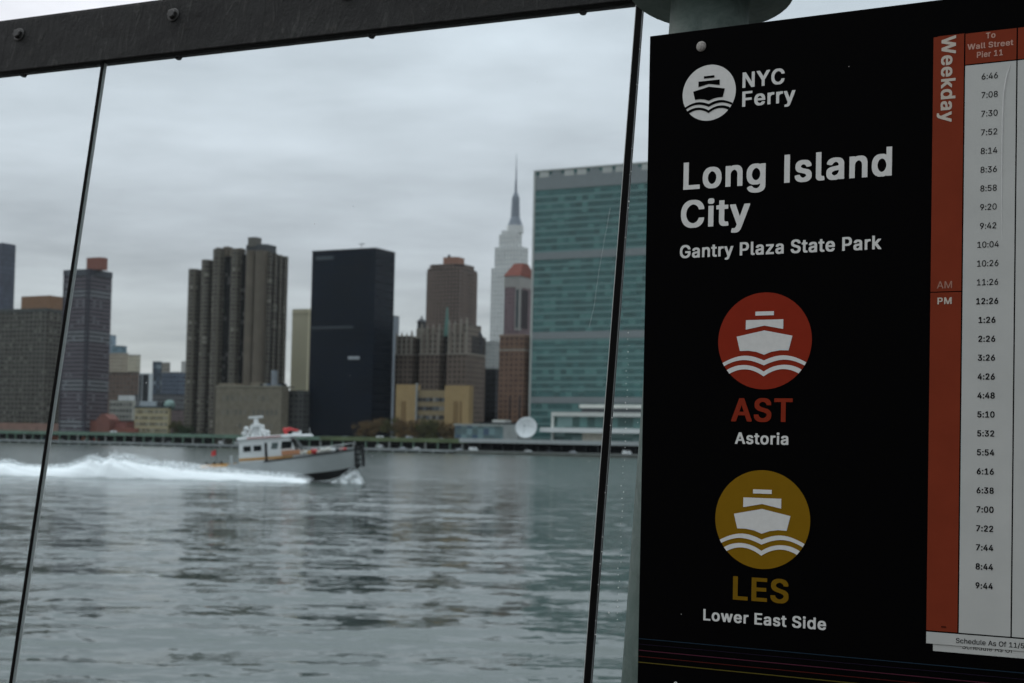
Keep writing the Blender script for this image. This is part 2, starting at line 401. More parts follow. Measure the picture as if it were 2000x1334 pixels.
# ------------------------------------------------------------------ letter outlines (1000 units per em)
GLYPH_BOLD={"0":[498,[[184,-20,146,-11,105,12,88,28,73,47,52,86,35,137,26,201,25,282,33,357,48,412,63,444,86,478,117,505,143,518,176,527,277,527,316,516,331,508,357,488,385,454,406,411,421,353,428,296,428,213,421,154,406,97,391,64,369,32,345,9,311,-10,278,-19],[222,67,238,69,261,82,280,101,292,119,303,144,312,174,321,244,320,283,315,322,308,349,297,379,281,407,269,421,249,435,227,443,212,438,189,425,176,411,160,388,142,337,132,276,132,233,136,198,145,158,157,128,172,103,188,86,204,74]]],"1":[498,[[56,-14,54,-11,55,68,187,69,190,72,190,401,186,401,111,345,66,345,64,348,64,441,176,522,297,522,299,519,299,71,302,69,413,68,414,-12,411,-14]]],"2":[498,[[43,-14,41,58,44,64,251,286,282,328,296,367,296,378,290,397,275,418,252,435,223,444,192,432,169,412,159,396,153,378,149,349,44,349,42,374,45,404,54,437,64,457,78,476,102,498,136,517,167,526,184,529,267,529,296,523,332,508,367,481,383,459,395,437,404,394,404,352,397,314,380,276,347,231,304,181,199,72,409,70,411,67,411,-13]]],"3":[498,[[172,-20,137,-13,103,-1,79,13,56,34,37,61,27,86,21,114,21,142,24,145,131,145,142,112,160,89,182,75,217,65,238,69,259,78,274,88,289,103,302,127,306,146,296,178,279,201,257,217,223,230,193,234,137,234,134,237,135,314,243,437,239,439,49,439,48,442,48,521,51,522,393,522,395,519,395,447,271,306,307,298,343,283,372,262,395,234,410,201,415,173,415,114,405,74,388,45,365,21,339,3,318,-7,294,-15,262,-20]]],"4":[498,[[261,-14,258,91,19,91,18,94,18,172,224,522,329,522,332,519,331,491,147,178,151,176,258,177,259,330,363,331,365,328,365,178,434,175,435,94,432,91,366,90,364,-13]]],"5":[498,[[177,-20,149,-15,124,-6,96,10,73,31,52,61,42,87,38,109,38,143,143,144,157,108,173,89,198,73,224,66,256,79,282,103,291,117,301,141,305,162,304,171,295,201,280,224,258,245,229,258,216,261,189,255,172,247,149,233,99,232,46,240,45,272,73,519,77,522,387,522,389,519,389,442,387,439,174,438,162,344,166,342,198,348,261,348,289,343,332,327,368,299,386,276,398,252,411,209,414,143,410,111,402,84,388,57,368,30,347,12,319,-5,297,-13,263,-20]]],"6":[498,[[183,-20,152,-13,114,4,88,25,63,59,50,87,41,133,41,189,49,229,62,263,93,321,228,520,233,522,342,522,343,493,230,329,284,326,317,318,352,299,367,288,382,270,401,234,410,198,411,129,405,93,395,68,377,39,358,19,332,0,301,-13,268,-20],[221,66,231,65,252,74,278,94,293,118,304,152,302,171,297,188,282,215,257,237,228,249,217,247,197,238,173,219,155,189,149,164,149,151,154,129,168,103,192,79]]],"7":[498,[[77,-14,75,-11,77,18,287,437,284,439,42,439,40,442,41,521,411,522,412,433,188,-12,184,-14]]],"8":[498,[[179,-20,139,-12,118,-5,92,9,58,39,47,56,35,81,30,107,30,164,35,191,45,214,56,231,77,254,96,267,69,296,53,329,48,362,49,413,57,442,73,471,98,496,127,513,154,523,186,529,267,529,286,526,328,512,357,494,386,461,400,429,404,408,404,353,400,332,382,294,357,267,390,239,407,214,415,198,424,152,422,103,413,71,398,44,377,21,349,3,313,-12,282,-19],[218,66,246,68,278,83,301,106,312,134,312,146,305,166,296,181,282,195,259,210,227,220,196,211,166,192,149,169,139,139,147,113,164,91,187,75],[225,306,249,313,268,325,288,351,295,376,290,398,278,417,259,432,228,444,206,438,182,424,165,403,156,376,163,352,176,332,196,317]]],"9":[498,[[111,-14,109,16,222,179,168,183,133,192,95,213,70,239,52,274,41,322,41,382,52,428,62,449,82,478,107,500,138,517,167,526,187,529,266,529,311,518,342,502,371,476,390,449,400,428,410,388,411,322,407,294,397,261,378,221,360,188,223,-13],[221,261,231,260,248,267,278,288,295,314,304,346,304,357,297,382,281,411,257,432,228,444,211,440,198,433,174,414,159,391,149,356,154,324,171,294,196,272]]],":":[233,[[72,-18,54,-15,44,-8,29,13,28,62,34,79,48,93,64,100,126,100,141,95,157,78,164,59,164,23,156,2,143,-11,128,-17],[63,258,43,268,29,288,28,338,37,358,52,371,76,376,127,375,145,367,156,356,164,334,164,298,156,277,141,263,127,258]]],"A":[525,[[-4,-14,-6,12,-3,22,178,520,182,522,298,522,481,27,485,13,484,-13,373,-13,321,129,161,129,157,127,153,117,107,-13],[188,213,288,212,291,214,239,364,237,362]]],"C":[555,[[222,-20,181,-12,156,-3,127,12,88,43,66,70,52,93,37,126,28,153,19,208,18,277,20,313,27,349,39,389,67,439,101,477,138,503,177,520,223,529,311,529,344,523,369,516,397,503,423,486,451,459,473,427,483,406,495,366,494,336,387,335,376,364,361,389,347,405,326,421,306,431,272,440,254,438,224,428,197,412,173,389,153,361,137,322,129,287,126,247,133,202,142,172,160,136,189,103,224,80,262,69,281,70,308,79,329,90,347,104,371,134,387,174,493,174,495,171,493,136,481,97,461,62,431,29,397,5,358,-11,323,-19]]],"E":[464,[[39,-14,38,-11,38,521,394,522,395,441,393,438,148,436,149,301,376,300,378,297,378,218,374,215,149,214,148,74,151,71,396,71,398,68,397,-13]]],"F":[455,[[39,-14,38,-11,38,521,390,522,391,441,389,438,148,436,148,294,367,292,369,289,369,209,366,208,149,207,147,-12,144,-14]]],"G":[565,[[223,-20,172,-10,144,2,121,15,83,48,67,68,48,99,28,153,19,209,18,278,27,351,40,393,67,441,99,477,134,502,171,518,222,529,308,529,342,523,377,512,408,496,437,474,454,456,472,429,487,398,496,366,496,336,387,335,371,369,352,396,332,414,312,427,289,436,262,440,218,426,192,409,169,386,153,361,137,322,129,287,126,247,133,202,142,172,153,148,168,125,186,106,204,92,231,78,257,70,269,68,293,73,329,89,356,112,371,132,380,149,389,183,387,185,261,186,261,269,497,270,500,267,500,166,496,137,483,97,463,62,439,34,411,12,376,-6,326,-19]]],"I":[253,[[49,-14,48,-11,48,521,51,522,158,522,160,519,160,-12,157,-14]]],"L":[438,[[39,-14,38,-11,38,521,41,522,146,522,148,519,148,73,151,71,382,71,384,68,384,-12,381,-14]]],"M":[673,[[39,-14,38,-11,39,522,171,522,175,521,314,161,453,521,589,521,589,-13,484,-14,481,-12,481,279,367,-7,362,-14,263,-12,146,279,145,-12,142,-14]]],"N":[568,[[39,-14,38,-11,38,521,156,522,160,521,374,184,376,188,376,521,379,522,485,522,486,-13,364,-13,148,326,147,-12,144,-14]]],"O":[578,[[222,-20,181,-12,156,-3,127,12,102,30,80,52,49,98,29,149,19,209,19,299,27,349,39,389,67,439,99,476,138,503,177,520,223,529,309,529,343,523,372,515,396,503,433,477,459,450,487,406,505,358,514,309,515,214,507,161,488,106,465,66,432,31,407,12,362,-10,323,-19],[260,69,272,69,289,73,319,85,343,101,362,121,380,146,392,172,401,202,408,248,405,286,397,322,386,351,373,373,360,391,328,418,301,432,271,440,244,436,217,425,197,412,174,391,153,361,142,337,133,307,126,262,128,232,134,196,145,163,160,136,188,104,206,90,233,77]]],"P":[490,[[39,-14,38,-11,38,521,273,522,322,515,346,506,366,495,393,471,410,448,422,421,430,387,431,322,429,301,420,268,406,241,389,219,364,199,319,179,279,172,149,172,147,-13],[149,257,223,256,251,260,282,274,300,291,315,317,321,351,312,384,304,398,289,415,267,428,241,436,213,439,148,438]]],"S":[492,[[181,-22,144,-17,108,-6,86,5,55,29,35,56,22,88,16,114,17,149,126,150,138,113,154,93,184,74,224,64,261,73,294,92,307,105,318,126,321,137,318,151,312,162,298,176,273,191,241,203,131,235,98,250,68,272,47,296,33,328,30,344,30,402,33,418,44,448,64,476,97,502,126,516,156,525,183,529,271,529,304,523,334,513,358,501,379,486,401,461,413,438,421,414,424,391,423,364,317,364,306,394,289,416,259,435,226,443,188,433,164,419,153,407,143,389,139,377,140,369,147,356,157,344,189,323,227,309,332,278,363,263,389,245,412,219,423,198,428,181,431,123,427,92,415,59,397,34,377,16,348,-2,314,-15,279,-21]]],"T":[494,[[172,-14,170,-11,170,436,167,438,10,438,9,521,12,522,437,522,439,519,438,438,282,438,279,436,279,-12,276,-14]]],"W":[731,[[134,-14,129,-2,-3,484,-6,497,-5,522,102,522,105,521,193,182,285,522,402,521,492,182,581,521,584,522,691,521,690,486,552,-13,433,-13,343,314,253,-12,249,-14]]],"Y":[517,[[183,-14,181,-11,181,194,-6,494,-6,521,113,522,237,323,358,521,476,522,476,492,290,194,289,-13]]],"a":[434,[[126,-22,91,-16,66,-6,45,8,23,34,13,57,8,91,8,127,14,162,23,178,39,196,66,212,93,222,129,230,232,244,248,253,251,261,250,269,243,284,232,299,214,310,193,315,166,306,148,294,132,277,122,261,78,260,21,277,19,307,32,332,54,359,79,376,112,390,152,398,217,399,253,395,286,386,313,371,332,353,348,327,357,294,359,-12,356,-14,257,-14,252,-6,226,-17,206,-21],[166,62,174,61,196,68,216,79,232,94,250,127,252,141,251,161,192,154,159,146,138,136,124,123,116,106,123,88,141,72]]],"d":[469,[[172,-22,128,-16,88,3,61,26,43,51,30,74,18,114,11,169,14,241,19,269,29,299,47,332,70,359,98,380,128,392,174,399,237,398,258,393,288,380,289,521,392,522,394,519,394,-12,391,-14,293,-14,290,-12,288,-2,268,-13,246,-20],[202,63,232,73,247,84,265,104,282,144,289,182,283,229,267,269,257,284,241,298,223,308,206,314,176,303,160,292,147,277,128,239,119,189,127,143,144,104,169,78,184,69]]],"e":[449,[[188,-22,143,-17,101,-1,66,25,42,56,27,86,14,136,11,206,15,247,27,289,43,322,64,349,97,376,131,391,163,397,227,399,263,395,297,385,322,371,346,351,366,324,380,296,390,258,394,222,393,156,124,155,123,149,129,128,143,103,159,85,183,70,207,63,224,64,249,75,265,88,286,119,331,119,386,105,387,77,377,52,362,31,341,11,316,-5,286,-16,257,-21],[125,236,278,235,281,238,271,264,248,294,226,308,202,314,171,301,148,281,129,251]]],"g":[470,[[159,-163,128,-158,104,-151,86,-142,61,-125,42,-105,28,-83,28,-56,77,-28,122,-28,150,-58,167,-70,198,-81,207,-82,221,-80,247,-70,271,-51,285,-24,289,7,286,8,262,-3,234,-9,147,-7,128,-3,97,9,75,23,58,39,39,64,27,89,18,118,13,149,13,233,18,264,28,297,44,328,68,357,101,381,133,393,176,399,237,398,263,392,288,380,290,391,293,392,393,392,395,389,395,-34,391,-62,385,-82,372,-104,358,-121,329,-142,303,-153,252,-164],[200,76,209,75,233,84,261,107,278,137,286,163,289,192,283,233,275,257,262,278,238,301,206,314,189,310,172,301,147,277,134,256,125,232,119,193,125,153,132,136,144,113,167,90,182,82]]],"i":[212,[[32,-14,30,-11,30,391,33,392,134,392,136,389,136,-12,133,-14],[57,429,46,432,33,439,20,458,19,502,27,521,38,531,57,538,112,537,132,529,143,517,149,502,149,464,141,445,127,434,109,429]]],"k":[426,[[32,-14,30,-11,30,521,33,522,134,522,136,519,137,267,262,392,378,392,381,391,380,363,237,214,393,16,394,-12,391,-14,272,-13,151,139,136,126,136,-13]]],"l":[234,[[104,-16,76,-10,57,1,40,22,31,49,30,519,33,522,133,522,136,521,136,99,140,81,148,70,156,68,192,66,202,21,202,-8,199,-12,172,-16]]],"n":[455,[[32,-14,30,-11,31,391,131,392,134,391,136,380,156,390,187,397,268,398,302,390,335,371,353,351,367,326,379,279,379,-13,274,-13,274,228,271,248,263,272,252,288,231,306,208,312,183,303,162,288,149,269,139,243,136,224,136,-13]]],"o":[460,[[183,-22,132,-15,96,2,76,16,58,34,39,61,23,97,13,147,11,207,18,259,30,298,48,329,76,360,104,380,132,391,166,398,228,399,267,395,308,381,336,363,361,338,382,304,396,267,402,231,404,162,400,127,388,86,378,64,352,28,331,9,303,-7,267,-19,228,-22],[202,63,217,64,236,72,254,85,267,99,286,134,296,182,290,229,281,253,267,277,256,289,239,302,208,314,191,310,176,302,147,274,133,249,127,232,119,188,128,139,143,107,168,79,182,70]]],"r":[304,[[32,-14,30,-11,31,391,131,392,136,385,156,393,183,399,265,397,266,310,208,310,187,303,168,292,155,279,147,267,139,248,136,232,136,-13]]],"s":[410,[[157,-22,127,-20,98,-13,72,-2,50,13,34,31,19,58,14,77,14,108,69,120,114,120,125,97,141,78,161,67,179,61,204,67,225,78,237,91,242,101,242,107,228,125,208,136,97,165,73,177,56,188,38,209,27,237,24,261,27,311,37,336,49,353,67,370,99,387,133,396,166,399,209,399,249,395,268,390,292,378,312,364,322,352,335,333,346,306,345,277,293,264,247,264,235,286,218,304,201,313,184,316,164,310,149,300,139,289,134,274,142,261,161,248,184,239,281,215,307,202,328,186,342,167,352,138,352,73,346,53,330,27,310,8,286,-6,262,-15,228,-21]]],"t":[272,[[129,-17,97,-10,78,1,57,23,47,46,42,68,42,312,-13,314,-16,317,-16,391,42,394,42,482,46,485,148,484,149,394,223,392,226,389,226,315,149,312,149,101,154,82,166,69,173,66,224,66,235,19,235,-11,227,-15,207,-18]]],"w":[612,[[117,-14,112,-3,0,364,1,392,109,391,169,180,230,392,339,391,397,181,457,391,566,391,565,357,452,-13,346,-12,283,201,221,-13]]],"y":[434,[[53,-158,32,-155,25,-151,25,-124,38,-75,42,-72,89,-72,103,-64,117,-47,135,-2,-3,361,-4,391,107,392,194,153,282,391,393,392,394,367,391,357,232,-58,211,-104,188,-132,169,-146,156,-152,126,-159]]],"z":[425,[[21,-14,19,-11,19,59,211,307,207,309,27,309,25,312,26,391,354,392,354,317,168,72,172,70,359,70,361,67,361,-13]]]}
GLYPH_REGULAR={"A":[494,[[17,-5,9,-2,12,12,193,510,204,514,283,512,466,17,469,-3,459,-5,398,-5,387,-2,336,137,144,138,138,127,93,-2,82,-5],[166,204,309,204,313,206,239,423]]],"M":[642,[[61,-5,52,-1,53,511,63,514,148,514,160,511,282,198,314,105,344,189,468,511,479,514,574,512,574,-3,564,-5,507,-5,496,-2,497,377,352,3,349,-3,339,-5,289,-5,277,-1,129,377,130,-1,128,-4,119,-5]]],"S":[461,[[203,-13,161,-7,129,2,101,15,74,35,58,54,42,83,33,116,32,139,42,141,111,140,118,113,124,101,147,77,167,65,184,59,202,55,229,54,254,57,282,65,302,77,320,93,333,116,337,132,337,147,333,161,327,172,313,186,288,201,256,213,146,245,113,260,83,281,62,306,50,329,45,354,45,392,53,424,67,451,88,474,112,492,141,506,172,515,206,520,248,520,289,513,313,506,337,495,364,476,386,451,398,428,406,403,408,375,398,372,332,374,316,413,297,432,277,443,259,450,217,454,196,451,173,443,155,433,139,419,128,399,124,387,122,373,127,356,143,333,174,313,212,299,317,268,348,253,373,236,397,210,408,188,415,161,415,118,407,86,395,61,378,39,353,19,322,3,294,-6,242,-14]]],"c":[410,[[206,-13,163,-9,133,0,103,17,71,46,54,71,38,107,29,147,26,197,30,237,42,279,54,306,72,331,98,356,133,376,163,385,208,390,237,387,268,381,291,372,318,356,338,337,353,317,365,294,369,274,304,258,296,260,286,281,269,301,239,320,217,325,198,325,176,320,157,310,137,291,127,277,117,257,106,219,104,197,105,164,113,129,124,103,135,87,153,69,176,57,199,51,232,54,261,68,282,89,298,121,311,121,367,107,370,104,370,98,362,76,348,52,336,37,314,18,291,4,268,-5,228,-12]]],"h":[424,[[53,-5,45,-1,45,509,47,512,56,514,112,514,119,512,121,509,122,346,144,366,171,380,209,389,246,389,279,382,309,368,334,347,348,324,360,293,365,251,365,-1,363,-4,354,-5,299,-5,289,-3,289,238,285,264,273,291,252,312,223,324,198,324,173,316,149,300,134,279,124,253,121,234,121,-2,111,-5]]],"e":[418,[[211,-13,166,-9,131,2,107,14,79,37,57,66,42,96,30,138,26,177,28,218,37,264,53,303,70,329,95,354,132,376,168,386,206,390,248,385,282,375,307,361,330,342,351,314,365,286,375,248,379,212,379,167,369,164,105,163,109,133,115,116,128,93,151,70,181,55,201,51,224,51,253,59,279,78,299,109,316,109,372,94,372,87,367,72,353,48,334,27,314,13,271,-6,234,-12],[106,227,297,226,300,229,287,273,262,304,246,316,226,323,194,325,162,315,146,304,131,289,113,258,107,238]]],"d":[438,[[194,-13,153,-8,113,7,78,34,53,69,40,97,33,123,26,179,30,239,42,283,59,318,85,349,116,371,153,385,196,390,243,383,276,367,303,341,304,511,314,514,377,512,379,509,379,-2,368,-5,306,-3,303,38,281,14,256,-2,231,-10],[202,52,219,53,239,59,260,72,271,83,283,101,292,119,304,172,301,226,297,244,286,273,272,293,256,308,232,321,212,325,196,325,171,318,153,308,138,294,123,273,113,249,104,199,108,148,115,122,129,94,146,74,164,62,183,54]]],"u":[424,[[168,-10,122,0,94,16,79,29,65,48,52,81,45,122,45,381,56,384,111,384,121,381,121,137,125,113,134,93,152,72,178,58,207,55,233,62,256,75,275,98,283,118,289,149,289,381,299,384,363,382,365,379,365,-2,354,-5,292,-4,288,35,265,13,241,0,204,-9]]],"l":[203,[[127,-7,91,0,72,11,55,32,46,59,45,509,47,512,54,514,111,514,119,512,121,509,121,89,125,71,133,60,141,58,167,59,177,56,188,9,187,1,184,-2,149,-8]]],"s":[379,[[179,-13,122,-6,97,3,73,17,54,34,40,54,32,76,29,96,31,99,66,106,92,111,99,110,110,87,128,67,146,57,178,50,201,51,222,58,241,69,256,87,260,99,260,109,255,122,242,136,212,150,131,169,88,187,72,198,58,212,48,228,42,247,39,277,43,306,53,328,73,352,96,368,126,381,156,387,188,390,218,387,253,380,288,361,301,349,318,326,331,296,331,287,278,274,262,274,246,301,228,317,207,326,177,327,149,320,125,301,116,279,120,261,131,248,148,237,266,205,305,183,321,167,332,147,339,119,339,96,335,73,325,51,314,36,294,18,271,4,247,-5,206,-12]]],"O":[547,[[244,-11,196,-2,151,17,116,41,82,79,54,129,40,174,32,241,34,289,42,339,55,382,82,429,114,466,153,493,192,510,246,520,287,520,338,511,383,492,419,467,452,429,477,384,492,338,500,283,500,224,492,171,473,116,449,75,417,41,386,18,343,-1,301,-10],[261,58,287,59,322,69,347,83,377,111,395,136,407,162,416,192,422,238,421,286,412,332,401,361,382,392,359,416,332,435,304,446,268,451,239,448,209,438,182,422,159,401,138,371,127,347,118,317,111,272,111,237,118,191,127,162,145,126,173,94,191,80,229,63]]],"f":[268,[[81,-5,72,-1,72,321,0,324,-1,381,9,384,72,385,72,433,77,464,88,489,113,515,143,528,178,535,213,534,239,528,249,524,250,517,234,466,226,464,204,469,176,466,160,454,150,429,150,384,224,384,234,381,235,327,233,324,224,322,152,322,149,321,149,-2,138,-5]]],"1":[467,[[77,-5,69,-1,70,58,202,60,205,63,205,433,202,434,96,356,88,354,81,355,79,358,79,431,191,512,282,512,284,509,284,62,398,58,399,-2,388,-5]]],"/":[263,[[16,-81,8,-79,8,-68,170,534,181,538,241,536,242,529,238,513,80,-77,68,-81]]],"5":[467,[[199,-11,169,-6,142,3,118,15,96,32,77,54,64,76,54,109,53,133,63,135,128,134,142,98,166,73,183,63,202,57,239,56,253,60,275,72,296,91,305,104,313,123,319,143,320,171,317,187,308,213,294,236,267,258,234,271,202,271,187,268,162,260,138,244,127,241,61,250,88,509,99,514,372,512,374,509,372,449,161,448,158,446,144,318,186,333,221,339,273,334,314,318,346,296,371,266,387,233,398,189,399,153,392,109,377,73,352,39,321,14,282,-3,239,-11]]],"0":[467,[[207,-11,168,-3,133,13,103,38,78,73,58,119,45,176,40,236,41,297,48,347,63,402,83,443,102,469,132,495,158,508,198,519,243,520,292,510,327,491,350,471,378,429,397,382,407,336,412,286,411,204,402,146,391,107,375,72,352,41,329,19,296,0,256,-10],[212,56,239,55,259,62,283,78,296,92,312,119,323,149,332,192,336,234,336,273,332,317,323,359,312,389,296,417,275,438,251,451,227,455,207,452,181,440,161,422,145,398,135,376,124,334,119,302,116,256,123,181,130,148,143,116,157,93,173,75,194,62]]],"2":[467,[[64,-5,56,-1,56,48,59,54,272,283,302,328,312,364,312,379,307,401,289,429,272,442,258,448,241,454,221,455,187,447,168,436,156,424,143,403,138,387,134,359,124,358,59,359,58,364,60,394,73,436,87,458,109,482,137,501,169,513,207,520,243,520,276,515,304,505,323,495,346,478,363,457,376,436,385,411,389,384,387,348,382,324,365,286,332,241,289,191,167,63,394,60,396,-2,386,-5]]],"3":[467,[[194,-11,157,-5,129,4,98,20,80,34,63,53,49,76,39,106,36,132,38,135,47,136,116,135,127,102,144,80,164,67,196,56,232,55,261,62,283,73,304,93,317,117,321,136,321,153,311,188,294,211,272,227,238,240,216,242,159,242,151,244,149,247,150,304,274,447,64,449,63,511,73,514,378,512,380,509,379,457,239,297,292,288,316,280,348,260,374,232,391,202,400,164,400,124,392,91,381,67,367,48,349,30,322,12,303,3,266,-7,239,-11]]],"4":[467,[[282,-5,274,-1,274,97,272,100,43,100,34,101,32,104,34,166,237,508,240,512,249,514,308,514,317,511,317,503,121,169,124,168,273,168,274,320,284,322,339,322,349,320,350,169,419,166,420,103,409,100,351,99,349,-3]]],"6":[467,[[206,-11,167,-3,136,10,104,34,83,61,67,93,58,131,56,179,62,211,77,253,108,311,243,509,256,514,327,512,328,503,200,317,203,315,223,319,251,319,289,312,326,297,354,275,376,246,392,203,396,174,396,139,392,113,381,79,366,54,344,29,319,12,293,-1,269,-7,244,-11],[212,54,246,55,267,64,283,75,294,87,308,108,316,128,320,151,316,187,301,220,288,234,272,247,254,256,238,260,216,260,202,257,182,248,168,239,153,222,142,202,133,166,137,128,153,93,181,67]]],"7":[467,[[98,-5,91,-3,92,8,312,446,309,448,57,449,55,452,56,511,66,514,387,514,396,512,397,443,173,-2,162,-5]]],"8":[467,[[202,-11,154,-2,133,5,107,19,74,48,62,66,52,87,45,116,45,154,55,194,71,221,91,243,132,267,101,286,79,313,67,344,62,389,69,426,80,449,94,469,118,490,144,505,174,515,208,520,244,520,283,513,324,496,342,484,360,466,381,431,389,398,389,362,382,333,373,314,361,296,346,282,321,266,347,253,363,241,388,211,403,177,409,129,403,94,392,68,379,48,354,25,319,5,283,-6,248,-11],[218,54,256,57,272,62,293,73,316,96,325,113,329,131,326,161,320,176,310,192,296,206,277,218,241,230,203,228,183,222,164,212,148,198,135,182,124,151,123,138,127,116,133,101,144,86,157,74,174,64,197,57],[210,296,241,295,269,305,294,327,303,341,310,358,310,393,303,411,295,424,274,442,246,453,208,454,178,442,157,423,143,394,140,377,141,363,148,342,155,329,178,308]]],"9":[467,[[132,-5,124,-3,124,6,252,192,249,194,229,190,202,190,163,197,123,214,90,243,69,278,58,321,56,371,63,407,77,439,96,467,122,490,151,506,182,516,209,520,243,520,281,513,314,500,338,484,363,457,381,427,392,393,396,364,396,331,388,289,375,253,345,198,208,-3,198,-5],[211,249,238,249,251,252,271,260,283,269,305,294,313,313,319,334,320,356,316,381,300,416,272,442,238,455,216,455,203,452,183,443,168,432,145,403,134,367,132,349,135,329,149,293,173,267,189,257]]],":":[202,[[94,-9,69,-5,53,8,43,27,42,52,49,69,63,83,79,90,103,91,123,86,139,73,147,57,149,34,145,18,129,0,118,-6],[86,267,63,274,49,288,43,304,44,334,54,351,73,363,96,367,118,363,132,355,141,346,146,336,149,323,146,297,140,286,123,272,104,266]]]}
# ------------------------------------------------------------------ the river
def make_water():
    ds = [9.0]
    while ds[-1] < 1250:
        d = ds[-1]; ds.append(d * 1.0100 + 0.02)
    us = np.concatenate([np.linspace(-1.6, -0.46, 30), np.linspace(-0.45, 0.2, 430), np.linspace(0.22, 1.4, 40)])
    ds = np.array(ds)
    Y, U = np.meshgrid(ds, us, indexing='ij')
    X = U * Y
    Z = np.zeros_like(X)
    step = np.gradient(ds)[:, None] * np.ones_like(X)
    for i in range(90):
        lam = math.exp(rng.uniform(math.log(0.55), math.log(13)))
        th = rng.normal(math.pi / 2 + 0.05, 0.20)
        kx, ky = math.cos(th) * 2 * math.pi / lam, math.sin(th) * 2 * math.pi / lam
        sl = rng.uniform(0.011, 0.028) * (0.55 if lam > 4.0 else 1.0)
        a = sl * lam / (2 * math.pi)
        w = np.clip((lam / abs(math.sin(th)) / step - 2.5) / 2.5, 0, 1)
        ph = rng.uniform(0, 7) + 0.8 * np.sin(X / 17 + i) + 0.6 * np.sin(Y / 23 + 2 * i)
        q = kx * X + ky * Y + ph
        Z += a * w * (np.sin(q) + 0.25 * np.cos(2 * q))
    Z *= 0.55 + 0.45 * np.sin(X / 13 + 1.3 * np.sin(Y / 31)) * np.sin(Y / 19 + X / 41)
    nr, nc = X.shape
    vs = np.stack([X, Y, Z], -1).reshape(-1, 3)
    idx = np.arange(nr * nc).reshape(nr, nc)
    q = np.stack([idx[:-1, :-1], idx[:-1, 1:], idx[1:, 1:], idx[1:, :-1]], -1).reshape(-1, 4)
    me = bpy.data.meshes.new('water')
    me.vertices.add(len(vs)); me.vertices.foreach_set('co', vs.ravel())
    me.loops.add(q.size); me.loops.foreach_set('vertex_index', q.ravel())
    me.polygons.add(len(q)); me.polygons.foreach_set('loop_start', np.arange(0, q.size, 4))
    me.polygons.foreach_set('use_smooth', np.ones(len(q), bool))
    me.update(calc_edges=True); me.validate()
    k = NT('river_water')
    k.p.inputs['Base Color'].default_value = (0.056, 0.072, 0.064, 1)
    sy_ = k.n('ShaderNodeSeparateXYZ'); k.l(k.obj(), sy_.inputs[0])
    k.l(k.rng(sy_.outputs[1], 45, 190, 0.06, 0.20), k.p.inputs['Roughness'])      # ruffled in mid river
    k.p.inputs['IOR'].default_value = 1.333
    # small wind waves: slopes that the mesh is too coarse to carry
    tot = None
    for scl, amp, loc in ((0.25, 0.16, 3.0), (0.8, 0.36, 17.0), (2.2, 0.48, 41.0), (6.0, 0.36, 77.0)):
        x = k.n('ShaderNodeTexNoise'); x.inputs['Scale'].default_value = scl; x.inputs['Detail'].default_value = 2; x.inputs['Roughness'].default_value = 0.5
        k.l(k.mapping((0.36, 1, 1), (loc, loc * .7, 0)), x.inputs['Vector'])
        v = k.n('ShaderNodeVectorMath', operation='SUBTRACT'); k.l(x.outputs['Color'], v.inputs[0]); v.inputs[1].default_value = (.5, .5, .5)
        w_ = k.n('ShaderNodeVectorMath', operation='MULTIPLY'); k.l(v.outputs[0], w_.inputs[0]); w_.inputs[1].default_value = (amp * .2, amp, 0)
        if tot is None: tot = w_.outputs[0]
        else:
            ad = k.n('ShaderNodeVectorMath', operation='ADD'); k.l(tot, ad.inputs[0]); k.l(w_.outputs[0], ad.inputs[1]); tot = ad.outputs[0]
    ge = k.n('ShaderNodeNewGeometry')
    ad = k.n('ShaderNodeVectorMath', operation='ADD'); k.l(ge.outputs['Normal'], ad.inputs[0]); k.l(tot, ad.inputs[1])
    nn = k.n('ShaderNodeVectorMath', operation='NORMALIZE'); k.l(ad.outputs[0], nn.inputs[0])
    k.l(nn.outputs[0], k.p.inputs['Normal'])
    me.materials.append(k.m)
    o = bpy.data.objects.new('water', me); col.objects.link(o)
    tag(o, kind='structure')
make_water()

# ------------------------------------------------------------------ far shore
M_ground = mat('shore_ground', (0.10, 0.10, 0.09), 0.9, 0.3, 0.05)
M_conc = mat('grey_concrete', (0.30, 0.31, 0.30), 0.85, 0.2, 0.2)
M_seawall = mat('seawall_stone', (0.17, 0.175, 0.155), 0.9, 0.35, 0.12)
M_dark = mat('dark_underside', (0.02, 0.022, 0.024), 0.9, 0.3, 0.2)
def on_shore(name, mb, m):
    o = mb.build(name, m); o.location = (S0.x, S0.y, 0); o.rotation_euler = (0, 0, GA); return o
g = MB(); g.box(-2600, 900, 12, 4200, -3, 2.4)
tag(on_shore('ground', g, M_ground), kind='structure')
def spx(px):
    """position along the shore line of a picture column"""
    r = ray(px, 870); rx, ry = r.x, r.y
    return -(S0.x * ry - S0.y * rx) / (D1.x * ry - D1.y * rx)

# seawall with a lighter cap
sw = thing('seawall', 'long low grey green stone seawall at the far waterline', 'seawall', (S0.x, S0.y, 0), GA)
MB().box(spx(890), 300, 0, 12, -2, 1.5).build('wall', M_seawall, sw)
MB().box(spx(890), 300, -0.4, 12, 1.5, 2.0).build('coping', M_conc, sw)
pr = thing('waterfront_pier', 'low concrete esplanade on piles in front of the dark highway arches', 'pier', (S0.x, S0.y, 0), GA)
x0 = spx(-120); x1 = spx(885)
MB().box(x0, x1, 0, 12, 1.0, 2.2).build('deck', mat('pier_concrete', (0.36, 0.38, 0.38), 0.85, 0.25, 0.1), pr)
n = 46
for i in range(n):
    x = x0 + (x1 - x0) * (i + .5) / n
    MB().tube((x, 1.0, -2), (x, 1.0, 1.0), 0.7, n=8).build('pile', M_conc, pr)
MB().box(x0, x1, 9, 11.5, -2, 1.0).build('back_wall', M_dark, pr)

